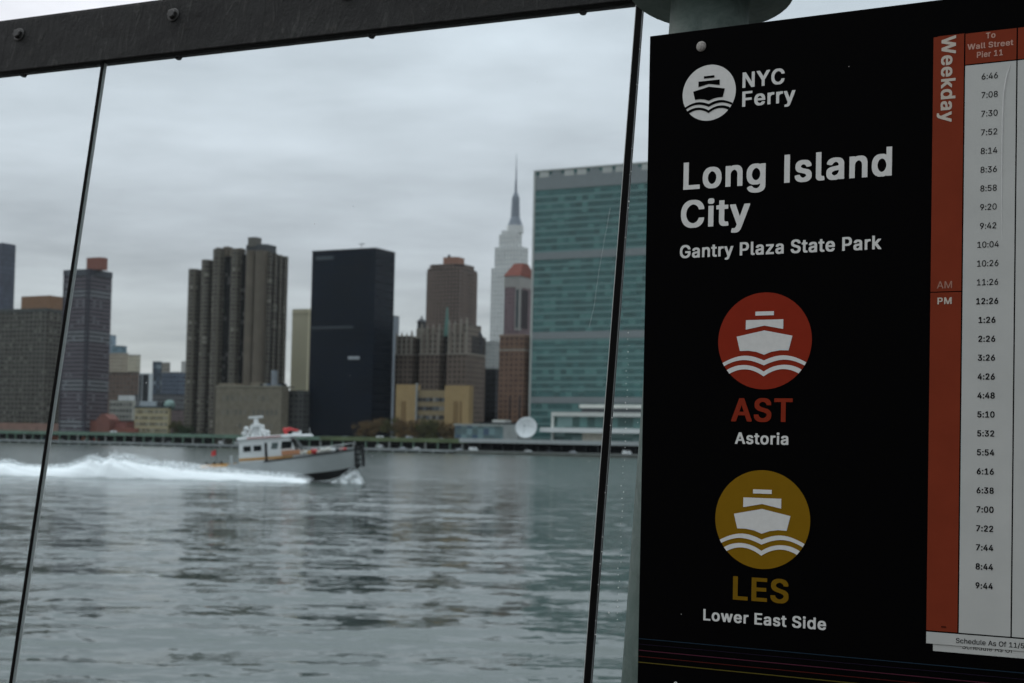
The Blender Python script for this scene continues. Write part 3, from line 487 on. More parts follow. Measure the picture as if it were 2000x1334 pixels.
# elevated highway
M_green = mat('green_paint_steel', (0.13, 0.20, 0.15), 0.7, 0.3, 0.08)
M_olive = mat('olive_hedge_parapet', (0.12, 0.15, 0.075), 0.9, 0.35, 0.1)
hw = thing('elevated_highway', 'green elevated highway viaduct along the far shore behind the boat', 'viaduct', (S0.x, S0.y, 0), GA)
x0 = spx(-140); x1 = spx(892)
xm = spx(600)
zt = lambda px, py: W(px, py, shore_y(px) + 16).z
MB().box(x0, x1, 14, 34, 7.0, 8.0).build('deck', M_conc, hw)
MB().box(x0, xm, 13.6, 14, 6.6, 9.0).build('parapet', M_green, hw)
MB().box(xm, x1, 13.6, 14, 6.6, 9.2).build('parapet', M_olive, hw)
for i in range(52):
    x = x0 + (x1 - x0) * (i + .5) / 52
    MB().box(x - .5, x + .5, 14.4, 15.4, 2.0, 7.0).build('column', M_green if i % 3 else M_conc, hw)
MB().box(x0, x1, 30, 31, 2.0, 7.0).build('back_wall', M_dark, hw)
# low walls and stalls behind and under the left end
M_terra = mat('terracotta_brick', (0.23, 0.088, 0.066), 0.85, 0.3, 0.15)
M_terra2 = mat('pale_terracotta', (0.26, 0.155, 0.125), 0.85, 0.3, 0.15)
bw = thing('brick_wall', 'long terracotta brick wall behind the viaduct at left', 'wall', (S0.x, S0.y, 0), GA)
MB().box(spx(-140), spx(60), 40, 41, 0, 15.0).build('wall_panel', M_terra2, bw)
MB().box(spx(60), spx(190), 40, 41, 0, 12.5).build('wall_panel', M_terra, bw)

# ------------------------------------------------------------------ vehicles on the far shore (a few pixels each)
M_tyre = mat('tyre_rubber', (0.02, 0.02, 0.02), 0.9)
M_carglass = mat('car_glass', (0.02, 0.025, 0.03), 0.2, 0.1, 1, 0.5)
def make_car(kind, paint, label, group):
    h = {'car': 1.45, 'van': 2.2, 'truck': 3.0}[kind]; L = {'car': 4.5, 'van': 5.4, 'truck': 7.5}[kind]
    nm = {'car': 'parked_car', 'van': 'parked_van', 'truck': 'box_truck'}[kind]
    r = thing(nm, label, kind, (0, 0, 0), GA, group)
    w = 0.9 if kind == 'car' else 1.05
    hb = 0.85 if kind == 'car' else 1.1
    b = MB().box(-L/2, L/2, -w, w, 0.3, hb)
    if kind == 'truck': b.box(-L/2, L*0.22, -w, w, hb, h)
    b.build('body', paint, r, bevel=0.1)
    c = MB()
    if kind == 'car':
        c.taper(-L*.32, L*.22, -w*.92, w*.92, hb, h, 0.74)
    elif kind == 'van':
        c.taper(-L*.48, L*.36, -w*.95, w*.95, hb, h, 0.88)
    else:
        c.taper(L*.24, L*.48, -w*.9, w*.9, hb, 2.1, 0.85)
    c.build('cabin', paint, r)
    c = MB()
    if kind == 'car': c.taper(-L*.29, L*.19, -w*.95, w*.95, hb + .08, h - .12, 0.8)
    elif kind == 'van': c.box(L*.05, L*.30, -w*.97, w*.97, hb + .25, h - .4)
    else: c.box(L*.3, L*.44, -w*.93, w*.93, hb + .25, 1.8)
    c.build('window', M_carglass, r)
    for sx in (-.31, .31):
        for sy in (-1, 1):
            MB().tube((L*sx, sy*(w-.2), .33), (L*sx, sy*(w+.02), .33), .33, n=10).build('wheel', M_tyre, r)
    return r
paints = {'white': mat('white_car_paint', (0.75, 0.76, 0.76), 0.3, 0.05), 'silver': mat('silver_car_paint', (0.45, 0.47, 0.5), 0.3, 0.05),
          'blue': mat('blue_car_paint', (0.08, 0.16, 0.3), 0.3, 0.05), 'red': mat('red_car_paint', (0.4, 0.05, 0.04), 0.3, 0.05),
          'orange': mat('orange_vehicle_paint', (0.55, 0.16, 0.07), 0.4, 0.05), 'black': mat('black_car_paint', (0.03, 0.03, 0.035), 0.3, 0.05)}
cars = [  # px, inland offset, height of road, kind, colour, label
    (24, 20, 2.4, 'car', 'silver', 'silver car under the viaduct, leftmost of the parked cars'),
    (46, 18, 2.4, 'car', 'blue', 'blue car under the viaduct beside the leftmost silver car'),
    (66, 22, 2.4, 'truck', 'orange', 'orange red truck under the viaduct left of the thin glass joint'),
    (82, 18, 2.4, 'car', 'white', 'white car under the viaduct just left of the thin glass joint'),
    (124, 22, 2.4, 'truck', 'orange', 'orange red truck under the viaduct right of the thin glass joint'),
    (134, 18, 2.4, 'car', 'white', 'white car in front of the orange truck under the viaduct'),
    (150, 19, 2.4, 'van', 'red', 'red van under the viaduct below the striped tower'),
    (186, 18, 8.0, 'van', 'white', 'white van driving on top of the viaduct beside the red brick house'),
    (262, 18, 2.4, 'car', 'silver', 'silver car under the viaduct below the buff office block'),
    (296, 18, 2.4, 'car', 'silver', 'second silver car under the viaduct right of the buff block middle'),
    (404, 16, 2.4, 'van', 'white', 'white van under the viaduct below the fluted brown tower'),
    (432, 16, 2.4, 'van', 'white', 'white van under the viaduct behind the boat stern'),
    (712, 18, 8.0, 'van', 'white', 'white van on the viaduct before the autumn tree beside the black tower'),
    (741, 18, 8.0, 'car', 'white', 'white car on the viaduct, second before the autumn trees'),
    (770, 18, 8.0, 'van', 'silver', 'silver van on the viaduct under the tan building left end'),
    (832, 18, 8.0, 'car', 'white', 'white car on the viaduct below the tan building middle'),
    (716, 15.5, 2.4, 'van', 'white', 'white van under the viaduct behind the boat bow'),
    (778, 5, 2.0, 'car', 'silver', 'silver car on the seawall right of the boat bow'),
    (805, 5, 2.0, 'car', 'white', 'white car on the seawall below the autumn trees'),
    (888, 5, 2.0, 'car', 'silver', 'silver car on the seawall at the left end of the dark underpass'),
    (917, 5, 2.0, 'van', 'white', 'white van on the seawall below the low glass pavilion'),
    (1024, 5, 2.0, 'car', 'white', 'white car on the seawall below the satellite dish'),
    (1066, 5, 2.0, 'car', 'black', 'dark car on the seawall right of the satellite dish'),
    (1112, 5, 2.0, 'car', 'silver', 'silver car on the seawall below the beige wall panel'),
    (1218, 5, 2.0, 'van', 'white', 'white van on the seawall right of the dark glass joint'),
]
for px, off, z, kind, colr, label in cars:
    r = make_car(kind, paints[colr], label, 'vehicles on the far riverside road')
    p = S0 + D1 * spx(px) + D2 * off
    r.location = (p.x, p.y, z)

# ------------------------------------------------------------------ buildings, left to right
M_roofdark = mat('roof_felt', (0.07, 0.07, 0.07), 0.9)
M_winA = mat('window_dark', (0.02, 0.024, 0.03), 0.2, 0.2, 1, 0.5)
M_winB = mat('window_grey', (0.09, 0.10, 0.11), 0.25, 0.2, 1, 0.5)
M_winC = mat('window_curtain', (0.22, 0.21, 0.19), 0.5, 0.2, 1, 0.4)
WINS = [M_winA, M_winA, M_winB, M_winC]

# dark office tower cut by the left edge
b = Block('office_tower', 'dark blue office tower cut by the left picture edge', 'building', -70, 3, 28, 320, 474, m=560)
b.body('body', cells('dark_blue_glass', (0.07, 0.08, 0.115), 3, 4, 0.25, rough=0.3))
b.floors('spandrel', mat('dark_blue_spandrel', (0.075, 0.085, 0.11), 0.5), 36, 6, b.top - 2, 0.35, 0.2)

# brown grid slab
b = Block('apartment_slab', 'wide brown grid fronted apartment slab with an orange brick penthouse', 'apartment block', -110, 88, 125, 95, 604, m=660)
b.body('body', cells('slab_glass', (0.035, 0.035, 0.032), 2.4, 2.9, 0.6, (0.22, 0.21, 0.18), 0.12))
M_slab = mat('brown_slab_concrete', (0.125, 0.114, 0.096), 0.85, 0.25, 0.08)
nfl = 27
b.floors('spandrel', M_slab, nfl, 4, b.top - 1.5, 0.42, 0.25)
b.piers('pier', M_slab, 26, 5, 1.0, 0.4, 0, b.top - 1)
MB().box(-b.w1 - .5, .5, -.5, b.w2 + .5, b.top - 1.6, b.top + 1.0).build('parapet', mat('dark_slab_parapet', (0.08, 0.085, 0.08), 0.8), b.root)
xa, xb = b.ex(41, 600, 6), b.ex(97, 600, 6)
MB().box(xa, xb, 6, 20, b.top, b.z(70, 578, 6)).build('penthouse', mat('orange_brick', (0.26, 0.147, 0.088), 0.85, 0.15), b.root)

# striped tower
b = Block('striped_tower', 'purple grey striped tower with a red brick roof box beside the thin glass joint', 'apartment tower', 120, 171, 214, 45, 525, m=680)
b.body('body', cells('striped_tower_glass', (0.045, 0.04, 0.05), 2.2, 3, 0.5, (0.2, 0.2, 0.22), 0.1))
M_str = mat('purple_grey_band', (0.135, 0.115, 0.135), 0.7, 0.15, 0.1)
M_str2 = mat('pale_grey_band', (0.21, 0.215, 0.23), 0.7, 0.12, 0.1)
n = 40; z1 = b.top - 5; st = (z1 - 1) / n
for i in range(n):
    pale = i in (3, 4, 12, 13, 14, 24, 25, 26, 35, 36)
    z = 1 + st * i
    MB().box(-b.w1 - .3, .3, -.3, b.w2 + .3, z, z + st * 0.5).build('spandrel_band', M_str2 if pale else M_str, b.root)
M_strd = mat('dark_purple_pier', (0.035, 0.033, 0.045), 0.6)
for x in (-0.2, -2.6, -b.w1 + 0.8):
    MB().box(x - .7, x + .7, -.42, .5, 0, b.top).build('corner_pier', M_strd, b.root)
MB().box(-b.w1 - .35, .35, -.35, b.w2 + .35, b.top - 4.5, b.top).build('roof_band', mat('dark_roof_band', (0.07, 0.075, 0.09), 0.5), b.root)
xa, xb = b.ex(169, 515, 4), b.ex(197, 515, 4)
MB().box(xa, xb, 4, 11, b.top, b.z(188, 503, 5)).build('roof_box', mat('red_brick_roof_box', (0.26, 0.11, 0.085), 0.85, 0.12), b.root)

# the jumble between the striped tower and the fluted tower
def simple(name, label, cat, pl, pc, pr, back, top, m, mt, extra=None, group=None):
    b = Block(name, label, cat, pl, pc, pr, back, top, m=m, group=group)
    b.body('wall', mt)
    MB().box(-b.w1 - .2, .2, -.2, b.w2 + .2, b.top, b.top + .8).build('parapet', extra or M_roofdark, b.root)
    return b
simple('glass_tower', 'pale blue glass tower sliver behind the striped tower', 'building', 205, 216, 226, 900, 655, 690, cells('pale_blue_glass', (0.25, 0.33, 0.4), 4, 4, 0.2), M_conc)
simple('glass_tower', 'blue green glass tower with stepped roof behind the tan blocks', 'building', 218, 234, 247, 800, 676, 700, cells('blue_green_glass', (0.12, 0.2, 0.25), 4, 4, 0.3), M_conc)
simple('office_block', 'tan stone block behind the striped tower right side', 'building', 205, 238, 250, 560, 690, 720, facade('tan_stone_small', (0.42, 0.36, 0.28), (0.14, 0.13, 0.12), 4, 4, .4, .5), M_conc)
simple('office_block', 'cream stone block right of the tan stone block', 'building', 247, 268, 274, 600, 694, 720, facade('cream_stone', (0.52, 0.48, 0.38), (0.2, 0.19, 0.17), 4, 4, .35, .5), M_conc)
b = simple('brick_block', 'brown brick block with dark cornice below the tan stone blocks', 'building', 196, 262, 272, 330, 728, 750, facade('brown_brick_small', (0.17, 0.115, 0.09), (0.08, 0.08, 0.08), 4.5, 4, .45, .6), mat('dark_cornice', (0.04, 0.04, 0.035), 0.8))
b = Block('striped_office', 'white tower with dark vertical stripes in the low jumble', 'building', 271, 291, 298, 260, 729, m=760)
b.body('wall', mat('white_stripe_wall', (0.62, 0.66, 0.68), 0.7, 0.1))
for i in range(3):
    x = -b.w1 + b.w1 * (i + .5) / 3 + (0.5 if i == 1 else 0)
    MB().box(x - b.w1 * (.10 if i != 1 else .17), x + b.w1 * (.10 if i != 1 else .17), -.3, .2, 0, b.top - 1).build('window_strip', M_winA, b.root)
simple('office_tower', 'navy glass tower right of the white striped tower', 'building', 297, 309, 315, 420, 707, 750, cells('navy_glass', (0.035, 0.055, 0.08), 3, 4, 0.6, (0.2, 0.25, 0.28), 0.1), M_conc)
simple('office_tower', 'grey tan tower peeping over the navy and slate towers', 'building', 312, 327, 332, 640, 709, 730, facade('grey_tan', (0.30, 0.27, 0.24), (0.1, 0.1, 0.1), 4, 4, .5, .5), M_conc)
simple('office_tower', 'slate blue tower left of the fluted brown tower', 'building', 315, 350, 362, 380, 728, 760, facade('slate_blue', (0.12, 0.145, 0.19), (0.05, 0.06, 0.08), 4, 4, .55, .5), M_conc)
simple('office_tower', 'small pale tower touching the fluted tower left edge', 'building', 354, 361, 368, 700, 707, 720, mat('pale_tower_wall', (0.45, 0.44, 0.42), 0.8), M_conc)
simple('brick_block', 'pinkish brown low block left of the fluted tower base', 'building', 330, 352, 360, 150, 801, 815, facade('pink_brown', (0.2, 0.15, 0.15), (0.1, 0.09, 0.09), 3, 3, .5, .5))
b = simple('brick_block', 'long dark grey low block filling behind the buff office', 'building', 262, 340, 366, 300, 772, 790, facade('dark_grey_low', (0.13, 0.13, 0.135), (0.06, 0.06, 0.065), 4, 4, .5, .5))
b = Block('white_office', 'white low office with pale grid of windows left of the buff block', 'building', 214, 258, 265, 110, 782, m=800)
b.body('wall', mat('white_office_wall', (0.44, 0.44, 0.39), 0.8, 0.15))
b.windows(WINS, 7, 6, -b.w1, 0, 3, b.top - 1, 0.5, 0.5)
MB().box(-b.w1 * .75, -b.w1 * .25, 3, 9, b.top, b.top + 4).build('roof_house', mat('white_roof_house', (0.7, 0.72, 0.73), 0.7), b.root)
b = Block('buff_office', 'buff yellow block with regular window grid and slate roof at shore', 'building', 263, 329, 334, 60, 797, m=815)
b.body('wall', mat('buff_wall', (0.46, 0.39, 0.24), 0.8, 0.12))
b.windows(WINS, 13, 5, -b.w1 + .5, -.5, 2, b.top - .6, 0.5, 0.62)
MB().box(-b.w1 - .5, .5, -.5, b.w2 + .5, b.top, b.top + 1.2).build('cornice', mat('slate_cornice', (0.06, 0.075, 0.085), 0.7), b.root)
MB().box(-b.w1 * .95, -b.w1 * .45, 3, 11, b.top + 1.2, b.top + 5).build('roof_plant', mat('pale_roof_plant', (0.4, 0.44, 0.47), 0.6), b.root)
MB().box(-b.w1 * .42, -b.w1 * .28, 3, 8, b.top + 1.2, b.top + 4.5).build('roof_plant', M_winA, b.root)
d = MB(); d.smooth = True; d.ball((-4.5, 6, b.top + 2.2), 4.2, 12, 8); d.build('dome', mat('copper_dome', (0.25, 0.36, 0.33), 0.6), b.root)
# small red brick house with a stepped gable
b = Block('brick_house', 'small red brick house with pointed gable below the striped tower', 'house', 173, 214, 262, 50, 822, m=830)
MB().box(-b.w1, 0, 0, 12, -1, b.top).build('wall', M_terra, b.root)
xa, xb = b.ex(190), b.ex(216)
g = MB(); zt_ = b.z(203, 808)
g.rings([[(xa, -1.2, 0), (xb, -1.2, 0), (xb, -1.2, b.top + 1), ((xa*.4+xb*.6), -1.2, zt_), ((xa*.6+xb*.4), -1.2, zt_), (xa, -1.2, b.top + 1)],
         [(xa, 9, 0), (xb, 9, 0), (xb, 9, b.top + 1), ((xa*.4+xb*.6), 9, zt_), ((xa*.6+xb*.4), 9, zt_), (xa, 9, b.top + 1)]])
g.build('gable', mat('gable_brick', (0.20, 0.085, 0.068), 0.85), b.root)
MB().box(xa + 2.5, xb - 2.5, -1.4, -1.0, 2.5, 6).build('window', M_winA, b.root)
MB().box(.3, b.ny(258) * .5, 4, 16, -1, b.top - 1).build('side_wing', mat('dull_red_brick', (0.25, 0.1, 0.085), 0.85), b.root)
simple('brick_block', 'dull red low building between gabled house and buff block', 'building', 214, 258, 264, 75, 823, 830, mat('dull_red_wall', (0.22, 0.1, 0.085), 0.85, 0.3))

# fluted brown tower
b = Block('fluted_tower', 'tall brown apartment tower of stepped rounded fluted bays', 'apartment tower', 362, 517, 556, 75, 492, m=680)
M_flu = facade('fluted_concrete', (0.138, 0.122, 0.099), (0.07, 0.065, 0.06), 3.2, 2.9, .62, .42, .6, 0.15, (0.30, 0.28, 0.24), 0.08)
M_flub = mat('fluted_pier_brown', (0.145, 0.12, 0.093), 0.85, 0.2, 0.1)
M_core = cells('fluted_recess_glass', (0.010, 0.010, 0.010), 2.4, 2.9, 0.6, (0.08, 0.075, 0.07), 0.15, 0.4, 0.2)
def bay(pa, pb, ptop, m):
    xa, xb = b.ex(pa, 620), b.ex(pb, 620); zt = b.z((pa + pb) / 2 + 4, ptop)
    cx, r = (xa + xb) / 2, (xb - xa) / 2
    n = 12
    pts = [(cx + r * math.cos(math.pi + math.pi * i / n), -0.62 * r * math.sin(math.pi * i / n) - 1.5) for i in range(n + 1)] + [(xb, 6), (xa, 6)]
    q = MB(); q.smooth = False; q.prism(pts, -1, zt); q.build('bay', m, b.root)
bay(369, 384, 526, M_flu); bay(394, 408, 508, M_flu); bay(416, 431, 487, M_flu); bay(452, 465, 489, M_flu)
bay(481, 497, 490, M_flub); bay(499, 516, 490, M_flub)
for pa, pb, pt in ((362, 392, 530), (390, 415, 512), (413, 518, 494)):
    MB().box(b.ex(pa, 620), min(0, b.ex(pb, 620)), 3, b.w2, -1, b.z(pb, pt)).build('core', M_core, b.root)
for pa, pb in ((522, 526), (532, 536), (542, 546), (551, 557)):
    y0, y1 = b.ny(pa, 620), b.ny(pb, 620)
    MB().box(-2, 1.4, y0, y1, -1, b.zn((pa + pb) / 2 + 3, 491 + (pa - 518) * .3)).build('rib', M_flu, b.root)
for pa, pb, pt in ((418, 424, 483), (432, 441, 481), (444, 466, 485)):
    MB().box(b.ex(pa, 490), b.ex(pb, 490), 2, 8, b.z(440, 500), b.z(pa, pt)).build('roof_block', M_flub, b.root)
MB().box(b.ex(474, 480), b.ex(513, 480), 4, 16, b.z(500, 495), b.z(495, 476)).build('penthouse', mat('dark_penthouse', (0.07, 0.075, 0.08), 0.7), b.root)
MB().box(b.ex(479, 470), b.ex(494, 470), 3, 10, b.z(490, 480), b.z(487, 462)).build('chimney', mat('brown_chimney', (0.14, 0.13, 0.115), 0.8), b.root)

# beige warehouse with roof plant
b = Block('warehouse', 'beige masonry low building before the fluted tower with roof machinery', 'building', 421, 549, 563, 28, 756, m=800)
M_ware = mat('beige_masonry', (0.20, 0.172, 0.13), 0.85, 0.22, 0.25)
b.body('wall', M_ware)
b.windows([M_ware, mat('warehouse_window', (0.20, 0.18, 0.145), 0.6), mat('warehouse_vent', (0.14, 0.13, 0.11), 0.6)], 14, 3, -b.w1 + 1, -2, 8, b.top - 3, 0.45, 0.4)
MB().box(-b.w1 - .4, .4, -.4, 14, b.top, b.top + .9).build('parapet', mat('beige_parapet', (0.27, 0.243, 0.19), 0.85), b.root)
MB().box(-b.w1, b.ex(455), 2, 12, b.top, b.z(440, 748)).build('roof_house', M_ware, b.root)
MB().box(b.ex(484), b.ex(502), 2, 9, b.top, b.z(492, 746)).build('roof_house', M_ware, b.root)
for i in range(7):
    x = b.ex(505 + 7 * i)
    h = random.uniform(2, 5)
    MB().box(x - 1.2, x + 1.2, 2, 5, b.top, b.top + h).build('roof_unit', [M_winA, M_conc, mat('blue_unit', (0.1, 0.14, 0.2), 0.5)][i % 3], b.root)
q = MB(); q.tube((b.ex(529), 3, b.top), (b.ex(529), 3, b.z(529, 723)), 2.2, n=12); q.build('roof_tank', mat('grey_tank', (0.25, 0.27, 0.3), 0.6), b.root)
simple('brick_block', 'dark grey low block between warehouse and black tower', 'building', 545, 592, 604, 45, 765, 800, facade('dark_low_block', (0.085, 0.085, 0.08), (0.04, 0.04, 0.045), 4, 3.6, .5, .5))
b = Block('slab_tower', 'blank pale beige slab tower partly behind the black tower', 'building', 569, 600, 612, 170, 603, m=680)
b.body('wall', mat('blank_beige_wall', (0.54, 0.49, 0.345), 0.85, 0.06, 0.05))
MB().box(-b.w1 - .2, .3, -.3, b.w2, b.top - 4, b.top - 3.2).build('coping', mat('beige_coping', (0.42, 0.38, 0.28), 0.8), b.root)

# black glass tower
b = Block('black_tower', 'black glass skyscraper with sheer plain faces in the middle', 'skyscraper', 606, 730, 768, 55, 485, m=640)
M_blk = cells('black_glass', (0.001, 0.006, 0.015), 4.8, 7.8, 0.12, rough=0.25, spec=0.10)
b.body('body', M_blk)
b.floors('spandrel', mat('black_spandrel', (0.002, 0.005, 0.009), 0.5, 0.1, 1, 0.06), 24, 4, b.top - 1, 0.12, 0.06)
MB().box(-b.w1 - .1, .1, -.1, b.w2 + .1, b.top - .5, b.top + .6).build('parapet', M_winA, b.root)
MB().box(b.ex(614), b.ex(648), -.18, .2, b.top - 6, b.top - 3.5).build('louvre', mat('grey_louvre', (0.06, 0.075, 0.085), 0.6), b.root)
MB().box(b.ex(608), b.ex(690), -.18, .2, b.z(650, 642), b.z(650, 637)).build('faint_band', mat('dim_band_grey', (0.045, 0.055, 0.065), 0.4), b.root)  # thin paler band laid across the left of the river front
MB().box(b.ex(682), b.ex(704), -.5, .2, b.z(693, 702), b.z(693, 696)).build('pale_panel', mat('pale_tower_panel', (0.38, 0.40, 0.42), 0.6), b.root)
M_lobby = cells('lobby_glass', (0.12, 0.15, 0.17), 3, 3, 0.7)
for i in range(9):
    x = b.ex(617 + i * 11.5, 836); MB().box(x - 2.2, x + 2.2, -.4, .3, 1.0, 5.5 + (i % 3)).build('lobby_window', M_lobby, b.root)
q = MB(); q.tube((b.ex(706, 488, 8), 8, b.top), (b.ex(706, 488, 8), 8, b.top + 5), .25); q.box(b.ex(700, 488, 8), b.ex(712, 488, 8), 7.8, 8.2, b.top + 4.6, b.top + 5.1)
q.build('roof_mast', M_conc, b.root)
simple('office_tower', 'grey sliver of a tower at the black tower right edge', 'building', 755, 771, 779, 500, 618, 660, mat('grey_sliver_wall', (0.24, 0.26, 0.29), 0.7), M_conc)

# brown tower with a brick cap
b = Block('brick_tower', 'brown brick tower with a red brown cap above the gothic apartments', 'apartment tower', 834, 898, 931, 330, 522, m=570)
M_bt = facade('brown_brick_tower', (0.185, 0.14, 0.118), (0.035, 0.03, 0.03), 3.4, 3.2, .5, .5, .5)
b.body('body', M_bt, b.top)
b.piers('pier', mat('brown_brick_pier', (0.175, 0.13, 0.112), 0.85), 10, 7, 0.9, 0.35, 0, b.top - 2)
MB().prism([(-b.w1 + 5, -.5), (-5, -.5), (.5, 5), (.5, b.w2 - 6), (-b.w1 - .5, b.w2), (-b.w1 - .5, 4)], b.top, b.top + 3.4).build('setback', M_bt, b.root)
xa, xb = b.ex(863, 515, 6), b.ex(893, 515, 6)
MB().prism([(xa + 2, 6), (xb - 2, 6), (xb, 8), (xb, 18), (xa, 18), (xa, 8)], b.top, b.z(878, 502, 6)).build('roof_cap', mat('red_brown_cap', (0.3, 0.16, 0.115), 0.85), b.root)
q = MB(); q.tube((b.ex(877, 510, 10), 10, b.z(878, 502, 6)), (b.ex(877, 510, 10), 10, b.z(878, 502, 6) + 2.4), 1.2); q.build('vent', M_winA, b.root)

# gothic brick apartments
b = Block('gothic_apartments', 'brown gothic brick apartment building with pale pinnacles and deep recesses', 'apartment block', 768, 910, 947, 95, 690, m=740)
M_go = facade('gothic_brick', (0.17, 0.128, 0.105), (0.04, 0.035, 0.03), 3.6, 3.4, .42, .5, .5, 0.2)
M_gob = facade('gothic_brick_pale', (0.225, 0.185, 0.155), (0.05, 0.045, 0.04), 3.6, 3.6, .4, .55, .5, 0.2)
M_lime = mat('pale_limestone', (0.31, 0.275, 0.235), 0.85, 0.2)
def wing(pa, pb, y1, tops):
    xa, xb = b.ex(pa), min(0, b.ex(pb))
    MB().box(xa, xb, 0, y1, -1, tops[0]).build('wing', M_go, b.root)
    MB().box(xa - .3, xb + .3, -.4, y1, tops[0] - 1.0, tops[0]).build('string_course', M_lime, b.root)
    k = 0.0
    for t in tops[1:]:
        k += 1.2
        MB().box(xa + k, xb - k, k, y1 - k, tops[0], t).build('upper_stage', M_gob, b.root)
    n = max(2, int((xb - xa) / 4))
    for i in range(n + 1):
        x = xa + .8 + (xb - xa - 1.6) * i / n
        h = tops[-1] + random.uniform(1.2, 3.4)
        q = MB(); q.box(x - .55, x + .55, .3, 1.4, tops[0] - 6, h - 1.5); q.taper(x - .55, x + .55, .3, 1.4, h - 1.5, h + 1, 0.1)
        q.build('pinnacle', M_lime, b.root)
zc_ = b.z(840, 690)
wing(770, 803, b.w2, (zc_, b.z(790, 656)))
wing(818, 856, b.w2, (zc_, b.z(836, 652), b.z(836, 640)))
wing(872, 911, b.w2, (zc_, b.z(890, 652), b.z(890, 632)))
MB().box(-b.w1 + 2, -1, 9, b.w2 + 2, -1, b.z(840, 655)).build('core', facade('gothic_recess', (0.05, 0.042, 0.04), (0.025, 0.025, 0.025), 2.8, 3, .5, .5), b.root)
def oct_(cx, cy, r): return [(cx + r * math.cos(math.pi * i / 4 + .39), cy + r * math.sin(math.pi * i / 4 + .39)) for i in range(8)]
cx = b.ex(813, 630)
q = MB(); q.prism(oct_(cx, 7, 3.6), b.z(813, 660), b.z(813, 640)); q.build('lantern_base', M_lime, b.root)
q = MB(); q.prism(oct_(cx, 7, 3.0), b.z(813, 640), b.z(813, 627)); q.prism(oct_(cx, 7, 4.0), b.z(813, 627), b.z(813, 620), oct_(cx, 7, 1.0)); q.tube((cx, 7, b.z(813, 621)), (cx, 7, b.z(813, 615)), .5)
q.build('lantern', mat('dark_lantern', (0.06, 0.06, 0.065), 0.6), b.root)
cx = b.ex(862, 620)
q = MB(); q.taper(cx - 1.6, cx + 1.6, 6, 9, b.z(862, 655), b.z(862, 598), 0.25); q.build('copper_spire', mat('copper_green', (0.12, 0.23, 0.2), 0.6), b.root)
y = b.ny(943, 650)
q = MB(); q.tube((-2.5, y, b.top - 4), (-2.5, y, b.top + 14), 1.9, n=12); q.tube((-2.5, y, b.top + 14), (-2.5, y, b.top + 17), 2.0, .2, n=12)
q.build('water_tank', mat('dark_tank', (0.03, 0.032, 0.045), 0.7), b.root)

# tan institutional block
b = Block('tan_block', 'tan yellow brick block with windowless end pavilions below gothic apartments', 'building', 773, 916, 924, 40, 752, m=790)
M_tan = mat('tan_brick', (0.37, 0.255, 0.125), 0.85, 0.1, 0.2)
M_tan2 = mat('tan_brick_grid', (0.27, 0.205, 0.12), 0.85, 0.1, 0.2)
xa, xb = b.ex(812), b.ex(868)
MB().box(-b.w1, xa, 0, b.w2, -1, b.z(790, 751)).build('pavilion', M_tan, b.root)
MB().box(xb, 0, 0, b.w2, -1, b.z(890, 753)).build('pavilion', M_tan, b.root)
MB().box(xa, xb, 1.5, b.w2, -1, b.z(840, 762)).build('middle_wall', M_tan2, b.root)
for i in range(9):
    for j in range(6):
        x = xa + (xb - xa) * (i + .5) / 9; z = 2 + j * (b.z(840, 764) - 3) / 6
        MB().box(x - 1.1, x + .9, 1.3, 2, z, z + 2.6).build('window', random.choice(WINS), b.root)
for px in (786, 791, 888, 893, 900):
    x = b.ex(px); MB().box(x - .6, x + .6, -.15, .3, 1, b.z(790, 783)).build('slit_window', mat('tan_slit', (0.2, 0.12, 0.05), 0.6), b.root)
MB().box(xa - .2, xa + .8, -.2, 1, 0, b.z(814, 748)).build('downpipe', M_conc, b.root)

# grey towers between the gothic apartments and the red-roofed tower
simple('office_tower', 'pale grey office tower low between the spire tower and gothic apartments', 'building', 930, 966, 982, 500, 668, 700, facade('pale_grey_office', (0.34, 0.35, 0.34), (0.2, 0.2, 0.2), 3.5, 3.5, .5, .4), M_conc)
simple('office_block', 'near black block in the gap left of the brick tower base', 'building', 925, 968, 985, 150, 722, 760, facade('near_black_block', (0.025, 0.025, 0.03), (0.015, 0.015, 0.018), 4, 4, .5, .5))

# tall stepped limestone skyscraper with a spire
ESBY = 2230
b = Block('stepped_skyscraper', 'pale limestone stepped skyscraper with a needle spire on the skyline', 'skyscraper', 959, 1018, 1040, 2230 - shore_y(1018), 523, m=600)
M_lim = facade('limestone_shaft', (0.70, 0.70, 0.68), (0.40, 0.41, 0.42), 5.5, 7.0, .42, .8, .15, 0.06)
M_lims = mat('limestone_plain', (0.64, 0.64, 0.63), 0.8, 0.06)
def stage(nm, pl, pc, pr, ptop, zb, m=M_lim, off=0.0):
    xa, xb = b.ex(pl, ptop + 30, off), b.ex(pc, ptop + 30, off); y1 = b.ny(pr, ptop + 30)
    zt = b.z((pl + pc) / 2, ptop, off)
    MB().box(xa, xb, off, max(off + 8, y1), zb, zt).build(nm, m, b.root); return zt
z0_ = stage('shaft', 959, 1018, 1038, 523, -1)
z1_ = stage('upper_shaft', 966, 1016, 1037, 482, z0_ - 1, off=3)
z2_ = stage('setback', 974, 1012, 1031, 457, z1_ - 1, off=6)
z3_ = stage('crown_block', 979, 1009, 1027, 450, z2_ - 1, M_lims, off=8)
M_mast = mat('grey_metal_mast', (0.22, 0.245, 0.285), 0.5, 0.1, 0.1, 0.4)
SP = b.C + D2 * 20 + D1 * b.ex(1006, 440, 20)      # axis of the mast
lx, ly = b.ex(1006, 440, 20), 20.0
zz = lambda py: W(1006, py, SP.y).z - b.base if False else W(1006, py, SP.y).z - b.b
pxm = SP.y / FOC
q = MB(); q.prism(oct_(lx, ly, 17 * pxm), z3_ - 3, zz(441), oct_(lx, ly, 16 * pxm)); q.build('crown', M_lims, b.root)
